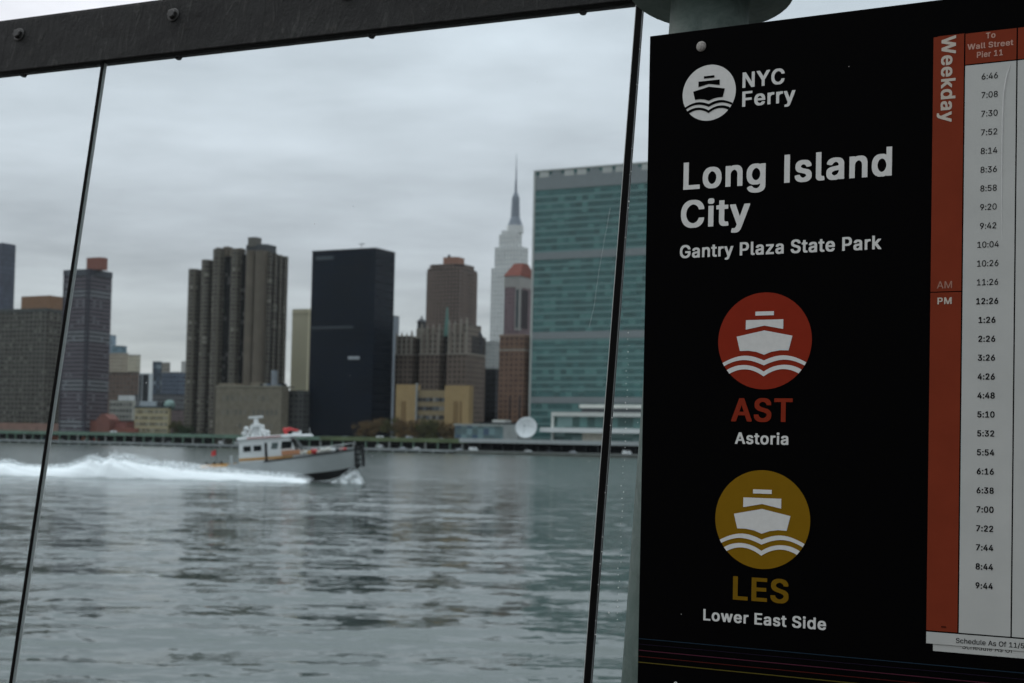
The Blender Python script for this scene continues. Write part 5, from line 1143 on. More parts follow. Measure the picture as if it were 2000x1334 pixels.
for layer, (y0, dy, hs, mt_, nm) in enumerate(((YW - 2.5, 4.2, 1.0, M_foam, 'wake_foam'), (YW - 1.0, 3.0, 1.08, M_spray, 'wake_spray'))):
    X = np.repeat(xw[:, None], nv, 1); Y = y0 + dy * V[None, :] * np.ones_like(X)
    prof = np.sin(np.pi * np.clip(V, 0, 1)) ** 0.75
    nz = np.stack([nrand(xw * 1.0 + 3.1 * j / nv * 4, 5 + layer) for j in range(nv)], 1)
    nz2 = np.stack([nrand(xw * 3.0 + 9.1 * j / nv * 4, 15 + layer) for j in range(nv)], 1)
    hh = hgb if layer == 0 else hgt
    Z = hh[:, None] * hs * prof[None, :] * (1 + (0.12 if layer == 0 else 0.24) * nz + (0.12 if layer == 0 else 0.24) * nz2) - 0.06
    Y = Y + (0.1 + 0.2 * layer) * nz2
    X = X + (0.1 + 0.15 * layer) * nz
    cov = np.clip(1.25 - 0.95 * (Z / np.maximum(hgt[:, None], .3)), 0.0, 1) if layer else np.clip(1.30 - 0.85 * (Z / np.maximum(hgb[:, None], .3)), 0.0, 1.2)
    cov *= np.clip((612 - P) / 40, 0.0, 1)[:, None] ** 0.6
    mesh_grid(nm, X, Y, Z, cov, mt_)
# loose drops thrown up along the wake
q = MB()
for i in range(5200):
    j = rng.integers(0, len(P) - 30)
    z = hgt[j] * (0.55 + 0.62 * rng.beta(1.2, 2.6))
    r_ = rng.uniform(.015, .055)
    c = Vector((xw[j] + rng.normal(0, .3), YW + rng.uniform(-1.5, 1.8), z))
    b_ = len(q.v)
    q.v += [tuple(c + Vector(d) * r_) for d in ((1, 0, 0), (0, 1, 0), (0, 0, 1.2), (-1, 0, 0), (0, -1, 0), (0, 0, -1.2))]
    q.add([(b_, b_+1, b_+2), (b_+1, b_+3, b_+2), (b_+3, b_+4, b_+2), (b_+4, b_, b_+2), (b_+1, b_, b_+5), (b_+3, b_+1, b_+5), (b_+4, b_+3, b_+5), (b_, b_+4, b_+5)])
o = q.build('spray_drops', M_drops); o['kind'] = 'stuff'
# flat foam trail on the water
Xf = np.linspace(xw[0], xw[-1] - 2, 260); Yf = np.linspace(0, 1, 14)
X = np.repeat(Xf[:, None], 14, 1); wid = 2.0 + 7.0 * np.clip((xw[-1] - Xf) / 40, 0, 1)
Y = YW - 3.2 + wid[:, None] * Yf[None, :]
cov = np.sin(np.pi * Yf)[None, :] ** .6 * np.ones_like(X) * 0.9
mesh_grid('wake_trail', X, Y, 0.16 + 0 * X + 0.08 * np.sin(X * 1.3 + Y), cov, M_spray)
# bow splash
cx = W(680, 946, BY - 1).x
U = np.linspace(0, 1, 40); V2 = np.linspace(0, 1, 24)
xa_, xb_ = W(646, 944, BY - 1).x, W(714, 944, BY - 1).x
X = xa_ + (xb_ - xa_) * U[:, None] * np.ones((1, 24))
peak = np.interp(U, [0, .15, .4, .62, .72, .85, 1], [0.02, .35, 1.1, 1.75, 1.8, .9, .02])
nz = np.stack([nrand(X[:, 0] * 3 + j * .5, 31) for j in range(24)], 1)
Z = peak[:, None] * (np.sin(np.pi * V2)[None, :] ** .8) * (1 + .15 * nz) - .03
Y = BY - 3.0 + 3.2 * V2[None, :] + .2 * nz
mesh_grid('bow_spray', X, Y, Z, np.clip(1.1 - 0.5 * Z, .12, 1) * np.clip(np.minimum(U, 1 - U) * 8, 0, 1)[:, None], M_spray)
# ------------------------------------------------------------------ pier deck under the camera
M_deck = mat('pier_boards', (0.11, 0.10, 0.09), 0.9, 0.3, 3)
DECK = EYE - 1.62
q = MB(); q.box(-6, 8, -10, 3.4, DECK - .4, DECK)
o = q.build('pier_deck', M_deck); o['kind'] = 'structure'

# unseen screen added behind the camera to shade the sign from low sky light
M_shade_screen = mat('shade_screen_grey', (0.07, 0.075, 0.075), 0.8, 0.15, 1)
shade_scr = thing('shade_screen', 'dark grey unseen screen added behind the camera to shade the sign', 'shade_screen', (0, 0, DECK))
q = MB(); q.box(-5, 5, -3.5, -3.35, 0, 3.6); q.build('back_wall', M_shade_screen, shade_scr)
q = MB(); q.box(-5.2, 5.2, -3.6, -1.9, 3.6, 3.75); q.build('roof', M_shade_screen, shade_scr)
q = MB(); q.box(4.85, 5, -3.35, -2.0, 0, 3.6); q.build('end_wall', M_shade_screen, shade_scr)

# ------------------------------------------------------------------ glass windscreen
def wdir(u, v):
    return (right * u - upv * v + fwd).normalized()
eb = wdir((-5197 - PPX) / FOC, (763 - PPY) / FOC); eb.z = 0; eb = -eb.normalized()      # along the rail, to the right
mu = -wdir((2253 - PPX) / FOC, (-14203 - PPY) / FOC); mu = -mu if mu.z < 0 else mu
mu = (mu - eb * mu.dot(eb)).normalized()                                               # up the leaning glass
gn = mu.cross(eb).normalized()
if gn.y > 0: gn = -gn                                                                  # toward the camera
GP = W(1400, 700, 2.035)                                                               # a point of the glass plane
def on_plane(px, py, P0, n):
    d = ray(px, py); return CAM + d * ((P0 - CAM).dot(n) / d.dot(n))
def gl(px, py, off=0.0):
    p = on_plane(px, py, GP + gn * off, gn) - GP
    return p.dot(eb), p.dot(mu)
GM = Matrix(((eb.x, mu.x, gn.x, GP.x), (eb.y, mu.y, gn.y, GP.y), (eb.z, mu.z, gn.z, GP.z), (0, 0, 0, 1)))
def place(o):
    o.matrix_world = GM; return o
def gthing(name, label, cat, group=None):
    o = thing(name, label, cat, group=group); o.matrix_world = GM; return o
vb0 = gl(0, 156, -.018)[1]; vb1 = gl(1240, 10, -.018)[1]
VB = (vb0 + vb1) / 2                                   # underside of the rail
print('rail level', vb0, vb1, 'lean', math.degrees(math.asin(mu.y)))
VLOW = (DECK + .02 - GP.z) / mu.z
uL = (gl(197, 135)[0] + gl(25, 1334)[0]) / 2
uR = (gl(1245, 10)[0] + gl(1152, 1334)[0]) / 2
print('joints', gl(197, 135)[0], gl(25, 1334)[0], gl(1245, 10)[0], gl(1152, 1334)[0])
# glass
k = NT('windscreen_glass')
t_ = k.n('ShaderNodeBsdfTransparent'); t_.inputs[0].default_value = (0.762, 0.803, 0.815, 1)
gls = k.n('ShaderNodeBsdfGlossy'); gls.inputs['Roughness'].default_value = 0.02; gls.inputs[0].default_value = (.9, .95, .95, 1)
fr = k.n('ShaderNodeFresnel'); fr.inputs[0].default_value = 1.45
ms = k.n('ShaderNodeMixShader'); k.l(k.math('MULTIPLY', fr.outputs[0], 0.12), ms.inputs[0]); k.l(t_.outputs[0], ms.inputs[1]); k.l(gls.outputs[0], ms.inputs[2])
# dust and dried drops on the pane
vo = k.n('ShaderNodeTexVoronoi', feature='F1'); vo.inputs['Scale'].default_value = 30.0
k.l(k.obj(), vo.inputs['Vector'])
sp = k.n('ShaderNodeSeparateColor'); k.l(vo.outputs['Color'], sp.inputs[0])
rad = k.math('MULTIPLY', k.math('POWER', sp.outputs[0], 7.0), 0.046)
dot = k.math('LESS_THAN', vo.outputs['Distance'], rad)
vo2 = k.n('ShaderNodeTexVoronoi', feature='F1'); vo2.inputs['Scale'].default_value = 85.0
k.l(k.obj(), vo2.inputs['Vector'])
sp2 = k.n('ShaderNodeSeparateColor'); k.l(vo2.outputs['Color'], sp2.inputs[0])
dot2 = k.math('LESS_THAN', vo2.outputs['Distance'], k.math('MULTIPLY', k.math('POWER', sp2.outputs[1], 12.0), 0.075))
film = k.math('MULTIPLY', k.rng(k.noise(3.0, 6, 0.65), .45, .8, 0, 1), 0.005)
spx_ = k.n('ShaderNodeSeparateXYZ'); k.l(k.obj(), spx_.inputs[0])
dd = k.math('MAXIMUM', k.math('MULTIPLY', dot, k.math('MULTIPLY', sp.outputs[1], 0.55)), k.math('MULTIPLY', dot2, k.math('MULTIPLY', sp2.outputs[2], 0.4)))
dd = k.math('MAXIMUM', dd, film)
df = k.n('ShaderNodeBsdfDiffuse'); df.inputs[0].default_value = (0.75, 0.78, 0.77, 1)
ms2 = k.n('ShaderNodeMixShader'); k.l(dd, ms2.inputs[0]); k.l(ms.outputs[0], ms2.inputs[1]); k.l(df.outputs[0], ms2.inputs[2])
k.l(ms2.outputs[0], k.o.inputs['Surface'])
M_glass = k.m
PT = 0.008
def pane(u0, u1, label):
    g = gthing('windscreen', label, 'glass panel', 'glass panels of the windscreen')
    q = MB()
    for z in (-PT, 0.0): q.face([(u0, VLOW, z), (u1, VLOW, z), (u1, VB + .03, z), (u0, VB + .03, z)])
    q.build('pane', M_glass, g)
    return g
HWL, HWR = 0.0026, 0.0051
pl_ = pane(uL - 2.6, uL - HWL, 'clear glass panel left of the thin glass joint')
pm_ = pane(uL + HWL, uR - HWR, 'widest clear glass panel between the two dark glass joints')
pr_ = pane(uR + HWR, uR + 1.1, 'clear glass panel partly behind the black sign')
# joints between panes
M_gask = mat('black_gasket', (0.003, 0.003, 0.003), 0.6, 0.3, 30, 0.04)
M_edge = mat('polished_glass_edge', (0.40, 0.43, 0.42), 0.35, 0.25, 25, 0.3, streak=(1, .02, 1))
M_edge2 = mat('dull_glass_edge', (0.13, 0.14, 0.14), 0.35, 0.6, 14, 0.3, streak=(1, .05, 1))
M_drop = mat('white_residue', (0.6, 0.62, 0.6), 0.6, 0.2, 40)
def joint(u, w, label, dep, e1, e2):
    g = gthing('glass_joint', label, 'glass joint', 'vertical joints between the glass panels')
    q = MB(); q.box(u - w, u + w, VLOW, VB + .01, -.0004, dep); q.build('gasket', M_gask, g)
    q = MB(); q.box(u - w - .0011, u - w, VLOW, VB + .01, .0002, dep * .8); q.build('edge_bead', M_edge if e2 is None else M_gask, g)
    q = MB(); q.box(u - w, u + w, VLOW, VB + .01, -PT, -.0005); q.build('glass_edge', e1, g)
    for z_, h_ in (((-.0046, .0007), (-.0020, .0004)) if e2 else ((-.0052, .0016),)):
        q = MB(); q.box(u + w, u + w + .0002, VLOW, VB + .01, z_ - h_ / 2, z_ + h_ / 2); q.build('groove', M_gask if e2 is None else e2, g)
    return g
jl = joint(uL, .0023, 'slim dark joint with pale glass edge at the left of the view', .0022, M_edge, M_edge2)
jr = joint(uR, .0048, 'broad black joint with glossy edge left of the sign', .0022, M_edge2, None)
q = MB()
rr_ = random.Random(3)
for i in range(34):
    v = VLOW + (VB - VLOW) * rr_.random(); q.ball((uR + .0054 + rr_.uniform(-.0008, .0018), v, .0006), rr_.uniform(.0004, .0012), 6, 4, rr_.uniform(1, 2.5))
q.build('residue', M_drop, jr)
# faint scratch running down the middle pane
k = NT('faint_scratch'); k.p.inputs['Base Color'].default_value = (.7, .75, .75, 1); k.p.inputs['Alpha'].default_value = 0.22
q = MB()
pts = [gl(x, y) for x, y in ((1192, 405), (1180, 470), (1168, 540), (1160, 600), (1150, 640))]
for a, c in zip(pts, pts[1:]):
    q.face([(a[0], a[1], .0006), (a[0] + .0008, a[1], .0006), (c[0] + .0008, c[1], .0006), (c[0], c[1], .0006)])
q.build('scratch', k.m, pm_)
# wet streak of drops on the right pane
q = MB()
for i in range(46):
    t = i / 45; x = 1228 - 22 * t + rr_.uniform(-3, 3); y = 650 + 560 * t
    u_, v_ = gl(x, y); q.ball((u_, v_, .0004), rr_.uniform(.0004, .0010), 6, 4, 1.3)
q.build('dried_drops', M_drop, pr_)

# ------------------------------------------------------------------ steel rail on top of the glass
k = NT('weathered_dark_steel')
f1 = k.noise(7, 8, 0.7, k.mapping((1, 1.6, 1)), 0.6); f2 = k.noise(38, 5, 0.7)
f3 = k.noise(14, 6, 0.75, k.mapping((3.0, .8, 1)), 1.0)
c = k.mix(k.rng(f1, .35, .7, 0, 1), (0.0015, 0.002, 0.002), (0.0105, 0.012, 0.0115))
c = k.mix(k.math('MULTIPLY', k.rng(f3, .56, .72, 0, 1), 0.5), c, (0.07, 0.074, 0.067))
c = k.mix(k.math('MULTIPLY', k.rng(f2, .6, .8, 0, 1), 0.35), c, (0.07, 0.062, 0.05))
k.l(c, k.p.inputs['Base Color']); k.p.inputs['Roughness'].default_value = 0.72
k.p.inputs['Specular IOR Level'].default_value = 0.25
k.bump(k.math('ADD', f3, k.math('MULTIPLY', f2, .5)), 0.8, 0.006)
M_steel = k.m
M_under = mat('black_rail_underside', (0.004, 0.004, 0.004), 0.8, 0.2, 20, 0.1)
rail = gthing('steel_rail', 'dark weathered steel rail clamping the top of the glass panels', 'rail')
FD = 0.007
ftop = gl(0, 43, FD)[1]; ftop2 = gl(330, 0, FD)[1]
VT = (ftop + ftop2) / 2
print('rail top', ftop, ftop2, VB, 'front bottom', gl(0, 145, FD)[1], gl(420, 95, FD)[1])
u0, u1 = uL - 2.62, uR + 1.1
q = MB(); q.box(u0, u1, VB, VT, .0015, FD); q.build('front_plate', M_steel, rail, bevel=.0015)
q = MB(); q.box(u0, u1, VB, VT - .01, -.018, -PT - .0008); q.build('back_plate', M_steel, rail)
q = MB(); q.box(u0, u1, VT, VT + .003, -.018, FD - .001); q.build('cap', M_steel, rail)
q = MB(); q.box(u0, u1, VB - .0015, VB + .004, -PT + .001, FD - .002); q.build('gasket_strip', M_under, rail)
M_bolt = mat('bolt_steel', (0.018, 0.019, 0.0185), 0.55, 0.4, 60, 0.4)
ub = [gl(38, 68, FD)[0], gl(340, 25, FD)[0]]
dv = gl(38, 68, FD)[1]; sp_ = ub[1] - ub[0]
for i in range(-8, 7):
    ux = ub[0] + sp_ * i
    q = MB()
    n = 20
    q.rings([[(ux + r_ * math.cos(2*math.pi*j/n), dv + r_ * math.sin(2*math.pi*j/n), z_) for j in range(n)] for r_, z_ in ((.0125, FD - .001), (.0125, FD + .002), (.011, FD + .0028))])
    bo = q.build('washer', M_bolt, rail)
    q = MB(); n = 6
    q.rings([[(ux + r_ * math.cos(2*math.pi*j/n + .3), dv + r_ * math.sin(2*math.pi*j/n + .3), z_) for j in range(n)] for r_, z_ in ((.0088, FD + .0025), (.0088, FD + .0085), (.0070, FD + .0098))])
    hd = q.build('bolt', M_bolt, rail)
for x, y in ((47, 151), (350, 114), (727, 72), (1140, 22)):
    uu = gl(x, y, -.017)[0]
    q = MB(); q.tube((uu, VB - .0035, -.015), (uu, VB + .003, -.015), .005, .008, 10); q.build('drip_stud', M_under, rail)

# ------------------------------------------------------------------ galvanised post behind the sign
k = NT('galvanised_steel')
c = k.mix(k.rng(k.noise(26, 6, .75, None, 1.2), .3, .7, 0, 1), (0.026, 0.040, 0.035), (0.100, 0.125, 0.115))
c = k.mix(k.rng(k.noise(9, 8, .7), .35, .7, 0, 1), c, (0.040, 0.066, 0.057))
k.l(c, k.p.inputs['Base Color']); k.p.inputs['Roughness'].default_value = 0.6; k.p.inputs['Metallic'].default_value = 0.0; k.p.inputs['Specular IOR Level'].default_value = 0.2
k.bump(k.noise(60, 6, .7), 0.3, .001)
M_galv = k.m
ZP = 1.955
pc = CAM + ray(1340, 700) * (ZP / ray(1340, 700).dot(fwd) )
PR = 80 * ZP / FOC
PM = Matrix(((eb.x, mu.x, gn.x, pc.x), (eb.y, mu.y, gn.y, pc.y), (eb.z, mu.z, gn.z, pc.z), (0, 0, 0, 1)))
post = thing('sign_post', 'round galvanised leaning post with flange behind the black sign', 'post'); post.matrix_world = PM
def cyl(q, r, v0, v1, n=48, bev=0.002):
    q.smooth = True
    q.rings([[(rr * math.cos(2*math.pi*j/n), v, -rr * math.sin(2*math.pi*j/n)) for j in range(n)] for rr, v in ((r - bev, v0), (r, v0 + bev), (r, v1 - bev), (r - bev, v1))])
fl = on_plane(1395, -12, pc, gn)
vf = (fl - pc).dot(mu)
q = MB(); cyl(q, PR, (DECK - pc.z) / mu.z, vf, bev=.0005); q.build('shaft', M_galv, post)
q = MB(); cyl(q, 168 * ZP / FOC, vf, vf + .012); q.build('flange', M_galv, post)
q = MB(); cyl(q, 168 * ZP / FOC, vf + .0125, vf + .0245); q.build('upper_flange', M_galv, post)
q = MB(); cyl(q, PR, vf + .0245, vf + .5); q.build('upper_shaft', M_galv, post)

# ------------------------------------------------------------------ the black sign
sh_ = wdir((-4192 - PPX) / FOC, (770 - PPY) / FOC); sh_.z = 0
se = -sh_.normalized(); st_ = Vector((0, 0, 1)); sn = st_.cross(se).normalized()
if sn.y > 0: sn = -sn
p1390 = CAM + ray(1390, 700) * (1.765 / ray(1390, 700).dot(fwd))
SM = Matrix(((se.x, st_.x, sn.x, p1390.x), (se.y, st_.y, sn.y, p1390.y), (se.z, st_.z, sn.z, p1390.z), (0, 0, 0, 1)))
def sg(px, py, off=0.0):
    p = on_plane(px, py, p1390 + sn * off, sn) - p1390
    return p.dot(se), p.dot(st_)
print('sign edges', sg(1268, 72), sg(1246, 1334), sg(1780, 5), sg(2000, 700), 'basel', sg(1334.5, 369.5), sg(1745, 341))
sign = thing('information_sign', 'black ferry stop sign board with white lettering and a timetable', 'sign'); sign.matrix_world = SM
def flat(name, c, rough=0.6, var=0.05, scale=60, spec=0.05):
    return mat(name, c, rough, var, scale, spec)
k = NT('black_sign_face')
k.p.inputs['Base Color'].default_value = (0.0012, 0.0012, 0.0014, 1); k.p.inputs['Roughness'].default_value = 0.6; k.p.inputs['Specular IOR Level'].default_value = 0.02
M_sblack = k.m
M_swhite = flat('white_sign_vinyl', (0.56, 0.575, 0.56), var=.05, scale=160)
M_sred = flat('red_sign_vinyl', (0.205, 0.021, 0.009)); M_syel = flat('ochre_sign_vinyl', (0.18, 0.100, 0.004))
M_sredt = flat('red_letter_vinyl', (0.19, 0.022, 0.009)); M_syelt = flat('ochre_letter_vinyl', (0.15, 0.085, 0.004))
M_rust = flat('rust_red_print', (0.175, 0.030, 0.013), var=.10, scale=18); M_paper = flat('pale_grey_paper', (0.43, 0.45, 0.435), 0.5, 0.06, 14)
M_ink = flat('black_ink', (0.004, 0.004, 0.005), 0.7, 0, 10, .02)
M_cream = flat('cream_print', (0.46, 0.42, 0.36)); M_pinkp = flat('faded_pink_print', (0.42, 0.26, 0.21)); M_dimp = flat('dim_pink_print', (0.31, 0.17, 0.13))
sL = (sg(1268, 72)[0] + sg(1246, 1334)[0]) / 2
tT = (sg(1268, 72)[1] + sg(1780, 5)[1]) / 2
sR = sg(2000, 700)[0] + .30; tB = sg(1246, 1334)[1] - .22
q = MB(); q.box(sL, sR, tB, tT, -.006, 0); q.build('panel', M_sblack, sign, bevel=.0008)
LIFT = [0.0004]
def glyphs(q, s, G, x, y, sx, sy, z, track=0, vert=False):
    cx = 0
    for chh in s:
        if chh == ' ': cx += 215 + track; continue
        adv, polys = G[chh]
        loops = [np.array(p, float).reshape(-1, 2) for p in polys]
        area = [0.5 * np.sum(l[:, 0] * np.roll(l[:, 1], -1) - np.roll(l[:, 0], -1) * l[:, 1]) for l in loops]
        big = max(area, key=abs); outer = [l for l, a in zip(loops, area) if a * big > 0]; holes = [l for l, a in zip(loops, area) if a * big < 0]
        for ol in outer:
            grp = [ol] + [h for h in holes if ol[:, 0].min() < h[:, 0].mean() < ol[:, 0].max() and ol[:, 1].min() < h[:, 1].mean() < ol[:, 1].max()]
            V_ = [[Vector((p[0] + cx, p[1], 0)) for p in l] for l in grp]
            fl_ = [v for l in V_ for v in l]; b = len(q.v)
            for v in fl_:
                X_, Y_ = v.x / 1000 * sx, v.y / 1000 * sy
                q.v.append((x + Y_, y - X_, z) if vert else (x + X_, y + Y_, z))
            for tr in tessellate_polygon(V_):
                a_, b_, c_ = (fl_[i] for i in tr)
                if (b_ - a_).cross(c_ - a_).z < 0: tr = tr[::-1]
                q.add([tuple(b + i for i in tr)])
        cx += adv + track
    return cx
def width(s, G, track=0):
    return sum((215 + track) if c == ' ' else G[c][0] + track for c in s)
CAPH, CAPR = 0.533, 0.517
def text(s, pl, pr, cap, m, G=GLYPH_BOLD, parent=None, z=0.0006, track=-6, name='lettering', label=None, caph=None):
    """pl, pr: picture points at the two ends of the baseline; cap: capital height in picture rows"""
    a = sg(*pl, z); c = sg(*pr, z)
    H = caph or (sg(pl[0], pl[1] - cap, z)[1] - a[1])
    side_b = 38 if G is GLYPH_BOLD else 50
    sx = (c[0] - a[0]) / (width(s, G, track) - 2 * side_b) * 1000
    sy = H / (CAPH if G is GLYPH_BOLD else CAPR)
    q = MB(); glyphs(q, s, G, a[0] - side_b / 1000 * sx, (a[1] + c[1]) / 2, sx, sy, z, track)
    o = q.build(name, m, parent or sign)
    if label: o['label'] = label
    return H
text('NYC', (1450, 170.5), (1533, 163), 29.8, M_swhite)
text('Ferry', (1449.5, 208), (1553, 198), 29.6, M_swhite)
H1 = text('Long', (1334.5, 369.5), (1498, 358.1), 52.5, M_swhite)
text('Island', (1530.5, 355.9), (1745, 341), 52.5, M_swhite, caph=H1)
text('City', (1331.5, 444.5), (1464, 436.3), 52, M_swhite, caph=H1)
text('Gantry Plaza State Park', (1328.5, 504), (1720.7, 485.5), 25, M_swhite)
text('AST', (1431.7, 822.3), (1548.5, 822.6), 45, M_sredt, label='red lettering AST')
text('Astoria', (1437, 866.8), (1541, 867.8), 22.5, M_swhite)
text('LES', (1431.3, 1170.6), (1541.4, 1177), 45.5, M_syelt, label='ochre lettering LES')
text('Lower East Side', (1373.5, 1211.5), (1613.7, 1229.5), 22, M_swhite)
# round ferry emblems
def emblem(pc_, ry, disc, mark, label):
    c = sg(*pc_); rad = sg(pc_[0], pc_[1] - ry)[1] - c[1]
    q = MB(); n = 72
    q.face([(c[0] + rad * math.cos(2*math.pi*i/n), c[1] + rad * math.sin(2*math.pi*i/n), .0005) for i in range(n)])
    e = q.build('emblem_disc', disc, sign); e['label'] = label
    q = MB(); z = .0009
    T = lambda p: (c[0] + rad * p[0], c[1] + rad * p[1], z)
    q.face([T(p) for p in ((-.198, .523), (.198, .523), (.198, .607), (-.198, .607))])
    for s in (-1, 1):
        f = lambda L: q.face([T((s * p[0], p[1])) for p in (L if s > 0 else L[::-1])])
        f([(0, .314), (.40, .236), (.40, .435), (0, .435)])
        f([(0, -.288), (.16, -.228), (.34, -.20), (.52, -.204), (.596, .094), (0, .215)])
    def wave(pts_t, pts_b):
        for s in (-1, 1):
            for i in range(len(pts_t) - 1):
                L = [pts_b[i], pts_b[i+1], pts_t[i+1], pts_t[i]]
                q.face([T((s * p[0], p[1])) for p in (L if s > 0 else L[::-1])])
    def curve(P_, n=14):
        x = [p[0] for p in P_]; y = [p[1] for p in P_]
        cf = np.polyfit(x, y, 4); X_ = np.linspace(x[0], x[-1], n)
        return list(zip(X_.tolist(), np.polyval(cf, X_).tolist()))
    w1t = curve([(0, -.406), (.2, -.332), (.44, -.304), (.72, -.37), (.893, -.45)]); w1b = curve([(0, -.508), (.2, -.43), (.44, -.393), (.66, -.43), (.857, -.516)])
    w2t = curve([(0, -.634), (.2, -.535), (.44, -.497), (.65, -.53), (.80, -.60)]); w2b = curve([(0, -.733), (.2, -.626), (.44, -.586), (.6, -.615), (.738, -.675)])
    wave(w1t, w1b); wave(w2t, w2b)
    q.build('ferry_mark', mark, e)
emblem((1385, 181.3), 54.3, M_swhite, M_sblack, 'white round ferry emblem')
emblem((1493, 665.7), 94.5, M_sred, M_swhite, 'red round ferry emblem')
emblem((1488.5, 1014.7), 96.4, M_syel, M_swhite, 'ochre round ferry emblem')
# coloured route lines near the foot of the sign
for nm, y0, y1, wv, c in (('blue', 1247, 1287.5, .0011, (.010, .022, .035)), ('violet', 1258.7, 1298, .0007, (.012, .008, .018)), ('pink', 1270.3, 1311.5, .0011, (.055, .014, .026)), ('red', 1281.3, 1325.3, .0010, (.05, .008, .007)), ('yellow', 1293.7, 1336.5, .0012, (.075, .062, .012))):
    a = sg(1246, y0)[1]; c1 = sg(1700, y1)[1]; t = (a + c1) / 2
    q = MB(); q.face([(sL + .001, t - wv/2, .0005), (sR - .001, t - wv/2, .0005), (sR - .001, t + wv/2, .0005), (sL + .001, t + wv/2, .0005)])
    q.build('route_line', flat('route_line_' + nm, c), sign)['label'] = nm + ' route line'
# screw
c = sg(1370, 91); q = MB(); q.smooth = True; r_ = sg(1370, 81)[1] - c[1]
n = 24
q.rings([[(c[0] + rr * math.cos(2*math.pi*j/n), c[1] + rr * math.sin(2*math.pi*j/n), z_) for j in range(n)] for rr, z_ in ((r_, 0), (r_, .0012), (r_*.8, .0026), (r_*.35, .0034))])
q.build('screw', mat('screw_steel', (0.30, 0.29, 0.27), 0.55, 0.4, 500, 0.4, 0.3, bump=.6, bscale=900), sign)
c = sg(1320, 1337); q = MB(); n = 24
for i in range(n):
    a0, a1 = 2*math.pi*i/n, 2*math.pi*(i+1)/n
    q.face([(c[0] + rr * math.cos(aa), c[1] + rr * 1.25 * math.sin(aa), .0005) for rr, aa in ((.0019, a0), (.0030, a0), (.0030, a1), (.0019, a1))])
q.build('small_print', M_swhite, sign)
for x, y in ((1657, 130), (1330, 1199)):
    c = sg(x, y); q = MB(); q.face([(c[0], c[1], .0006), (c[0] + .0009, c[1] - .0010, .0006), (c[0] + .0012, c[1] + .0002, .0006)]); q.build('scuff', M_swhite, sign)
# timetable
tab = MB(); Z0 = .0010
def rect(q, s0, s1, t0, t1, z): q.face([(s0, t0, z), (s1, t0, z), (s1, t1, z), (s0, t1, z)])
cA0 = (sg(1820, 300)[0] + sg(1811, 1230)[0]) / 2; cA1 = (sg(1883, 66)[0] + sg(1871, 1235)[0]) / 2
cB0 = (sg(1886, 66)[0] + sg(1873.5, 1235)[0]) / 2; cB1 = (sg(1984, 120)[0] + sg(1975.3, 1240)[0]) / 2
cC0 = (sg(1987, 120)[0] + sg(1978, 1240)[0]) / 2
tTop = (sg(1883, 66)[1] + sg(1985, 56.5)[1]) / 2; tHd = (sg(1886, 128)[1] + sg(1984, 118)[1]) / 2
tBot = (sg(1812, 1231)[1] + sg(1975, 1246)[1]) / 2; tS0 = (sg(1812, 1256)[1] + sg(2000, 1272)[1]) / 2
sE = sR - .06
print('table', cA0, cA1, cB0, cB1, tTop, tHd, tBot, tS0)
# older sheet underneath first
q = MB(); q.box(cA0 + .0075, sE, sg(1823, 1271)[1], tS0 + .03, .0003, .0008); old = q.build('old_timetable', M_paper, sign)
q = MB(); q.box(cA0 + .0045, cA1, tTop - .03, tTop + .0008, .0003, .0008); q.build('old_header', M_rust, sign)
q = MB(); q.box(cA0, sE, tS0, tTop, .0009, .0013); back = q.build('timetable', M_sblack, sign)
zq = .0015
tAM = (sg(1817, 570.8)[1] + sg(1874, 570)[1]) / 2
q = MB(); rect(q, cA0, cA1, tAM + .0006, tTop, zq); rect(q, cA0, cA1, tBot + .0008, tAM - .0006, zq); q.build('day_column', M_rust, back)
q = MB(); rect(q, cB0, cB1, tHd + .0007, tTop, zq); q.build('heading_cell', M_rust, back)
q = MB(); rect(q, cC0, sE, tHd + .0007, tTop, zq); q.build('heading_cell', M_rust, back)
q = MB(); rect(q, cB0, cB1, tBot + .0008, tHd - .0007, zq); q.build('time_column', M_paper, back)
q = MB(); rect(q, cC0, sE, tBot + .0008, tHd - .0007, zq); q.build('time_column', M_paper, back)
q = MB(); rect(q, cA0, sE, tS0, tBot - .0008, zq); q.build('date_strip', M_paper, back)
zt2 = .0018
text('To', (1926, 75), (1944.5, 73), 11.2, M_pinkp, parent=back, z=zt2)
text('Wall Street', (1890.6, 96.7), (1979, 88), 10.9, M_pinkp, parent=back, z=zt2)
text('Pier 11', (1908, 112.6), (1959.5, 107.6), 11.4, M_pinkp, parent=back, z=zt2)
text('AM', (1830.9, 563.3), (1859.7, 562.7), 13.8, M_dimp, GLYPH_REGULAR, back, zt2)
text('PM', (1830.9, 594), (1859.7, 593.4), 13, M_cream, parent=back, z=zt2)
# Weekday, running down the column
xb = (sg(1840, 72, zt2)[0] + sg(1837.6, 237, zt2)[0]) / 2; capw = sg(1867.6, 100, zt2)[0] - sg(1839.4, 100, zt2)[0]
ya, yb = sg(1853, 71.5, zt2)[1], sg(1850, 238, zt2)[1]
q = MB(); sx = (ya - yb) / (width('Weekday', GLYPH_BOLD, -6) - 60) * 1000
glyphs(q, 'Weekday', GLYPH_BOLD, xb, ya + .02 * sx, sx, capw / CAPH, zt2, -6, True); q.build('lettering', M_cream, back)
times = '6:46 7:08 7:30 7:52 8:14 8:36 8:58 9:20 9:42 10:04 10:26 11:26 12:26 1:26 2:26 3:26 4:26 4:48 5:10 5:32 5:54 6:16 6:38 7:00 7:22 7:44 8:44 9:44'.split()
ta = sg(1933, 148, zt2)[1]; tb_ = sg(1922.3, 1144, zt2)[1]; sc_ = (sg(1933, 148, zt2)[0] + sg(1922.3, 1144, zt2)[0]) / 2
capt = (sg(1920, 1030 - 6, zt2)[1] - sg(1920, 1030 + 6, zt2)[1]) * 1.0
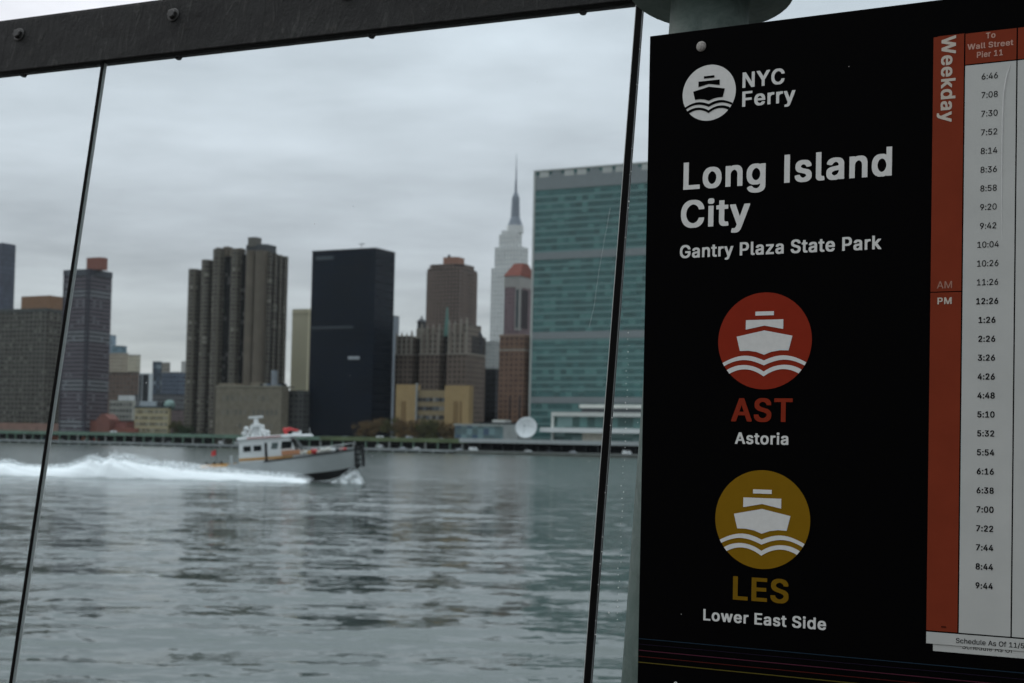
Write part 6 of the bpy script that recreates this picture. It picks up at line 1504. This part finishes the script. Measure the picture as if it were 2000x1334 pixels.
for i, tm in enumerate(times):
    G = GLYPH_REGULAR if i < 12 else GLYPH_BOLD
    y = ta + (tb_ - ta) * i / (len(times) - 1) - capt / 2
    k_ = capt / (CAPR if G is GLYPH_REGULAR else CAPH)
    sx = k_ * (0.93 if G is GLYPH_REGULAR else 0.92)
    wdt = width(tm, G, -14) / 1000 * sx
    q = MB(); glyphs(q, tm, G, sc_ - wdt / 2, y, sx, k_, zt2, -14); q.build('departure_time', M_ink, back)
a0 = sg(1867.3, 1255.3, zt2); a1 = sg(2000, 1266.5, zt2)
capd = sg(1870, 1246, zt2)[1] - sg(1870, 1255.6, zt2)[1]
kd = (a1[0] - a0[0] + .0006) / (width('Schedule As Of 11/5', GLYPH_REGULAR, -4) - 70) * 1000
q = MB(); glyphs(q, 'Schedule As Of 11/5', GLYPH_REGULAR, a0[0] - .05 * kd, (a0[1] + a1[1]) / 2, kd, capd / CAPR, zt2, -4); q.build('lettering', M_ink, back)
q = MB(); b0 = sg(1879.6, 1267.5, .001); b1 = sg(2000, 1277, .001)
glyphs(q, 'Schedule As Of', GLYPH_REGULAR, b0[0] - .05 * kd, (b0[1] + b1[1]) / 2, kd, capd / CAPR, .00085, -4); q.build('lettering', M_ink, old)
# crease in the plastic over the time column
q = MB(); q.smooth = True
cr_ = [(1973, 128), (1966, 150), (1961, 180), (1958.5, 230), (1957.5, 290), (1957, 340), (1957, 390), (1957, 430), (1957, 470)]
pp_ = [sg(x, y, .0016) for x, y in cr_]
hw_ = [.0006, .0009, .0010, .0010, .0008, .0007, .0006, .0005, .0003]
hh_ = [.0004, .0011, .0012, .0011, .0009, .0007, .0005, .0003, .0001]
q.rings([[(p[0] - w_, p[1], .00155), (p[0], p[1], .0016 + h_), (p[0] + w_, p[1], .00155)] for p, w_, h_ in zip(pp_, hw_, hh_)], False, False, False)
q.build('crease', flat('crease_plastic', (0.5, 0.52, 0.51), .35), back)
q = MB(); pa, pb = sg(1838, 1224, zt2), sg(1848, 1226, zt2); rect(q, pa[0], pb[0], pa[1] - .0008, pa[1] + .0008, zt2); q.build('small_print', flat('dark_rust_ink', (0.05, 0.008, 0.004)), back)

# ------------------------------------------------------------------ city air
hz = bpy.data.materials.new('city_haze'); hz.use_nodes = True
t = hz.node_tree
for n_ in list(t.nodes):
    if n_.type != 'OUTPUT_MATERIAL': t.nodes.remove(n_)
vol = t.nodes.new('ShaderNodeVolumePrincipled')
vol.inputs['Color'].default_value = (0.90, 0.93, 0.97, 1); vol.inputs['Density'].default_value = 0.9e-5; vol.inputs['Anisotropy'].default_value = 0.1
t.links.new(vol.outputs[0], [n_ for n_ in t.nodes if n_.type == 'OUTPUT_MATERIAL'][0].inputs['Volume'])
q = MB(); q.box(-3400, 3200, -60, 4700, -5, 480); o = q.build('haze', hz); o['kind'] = 'stuff'
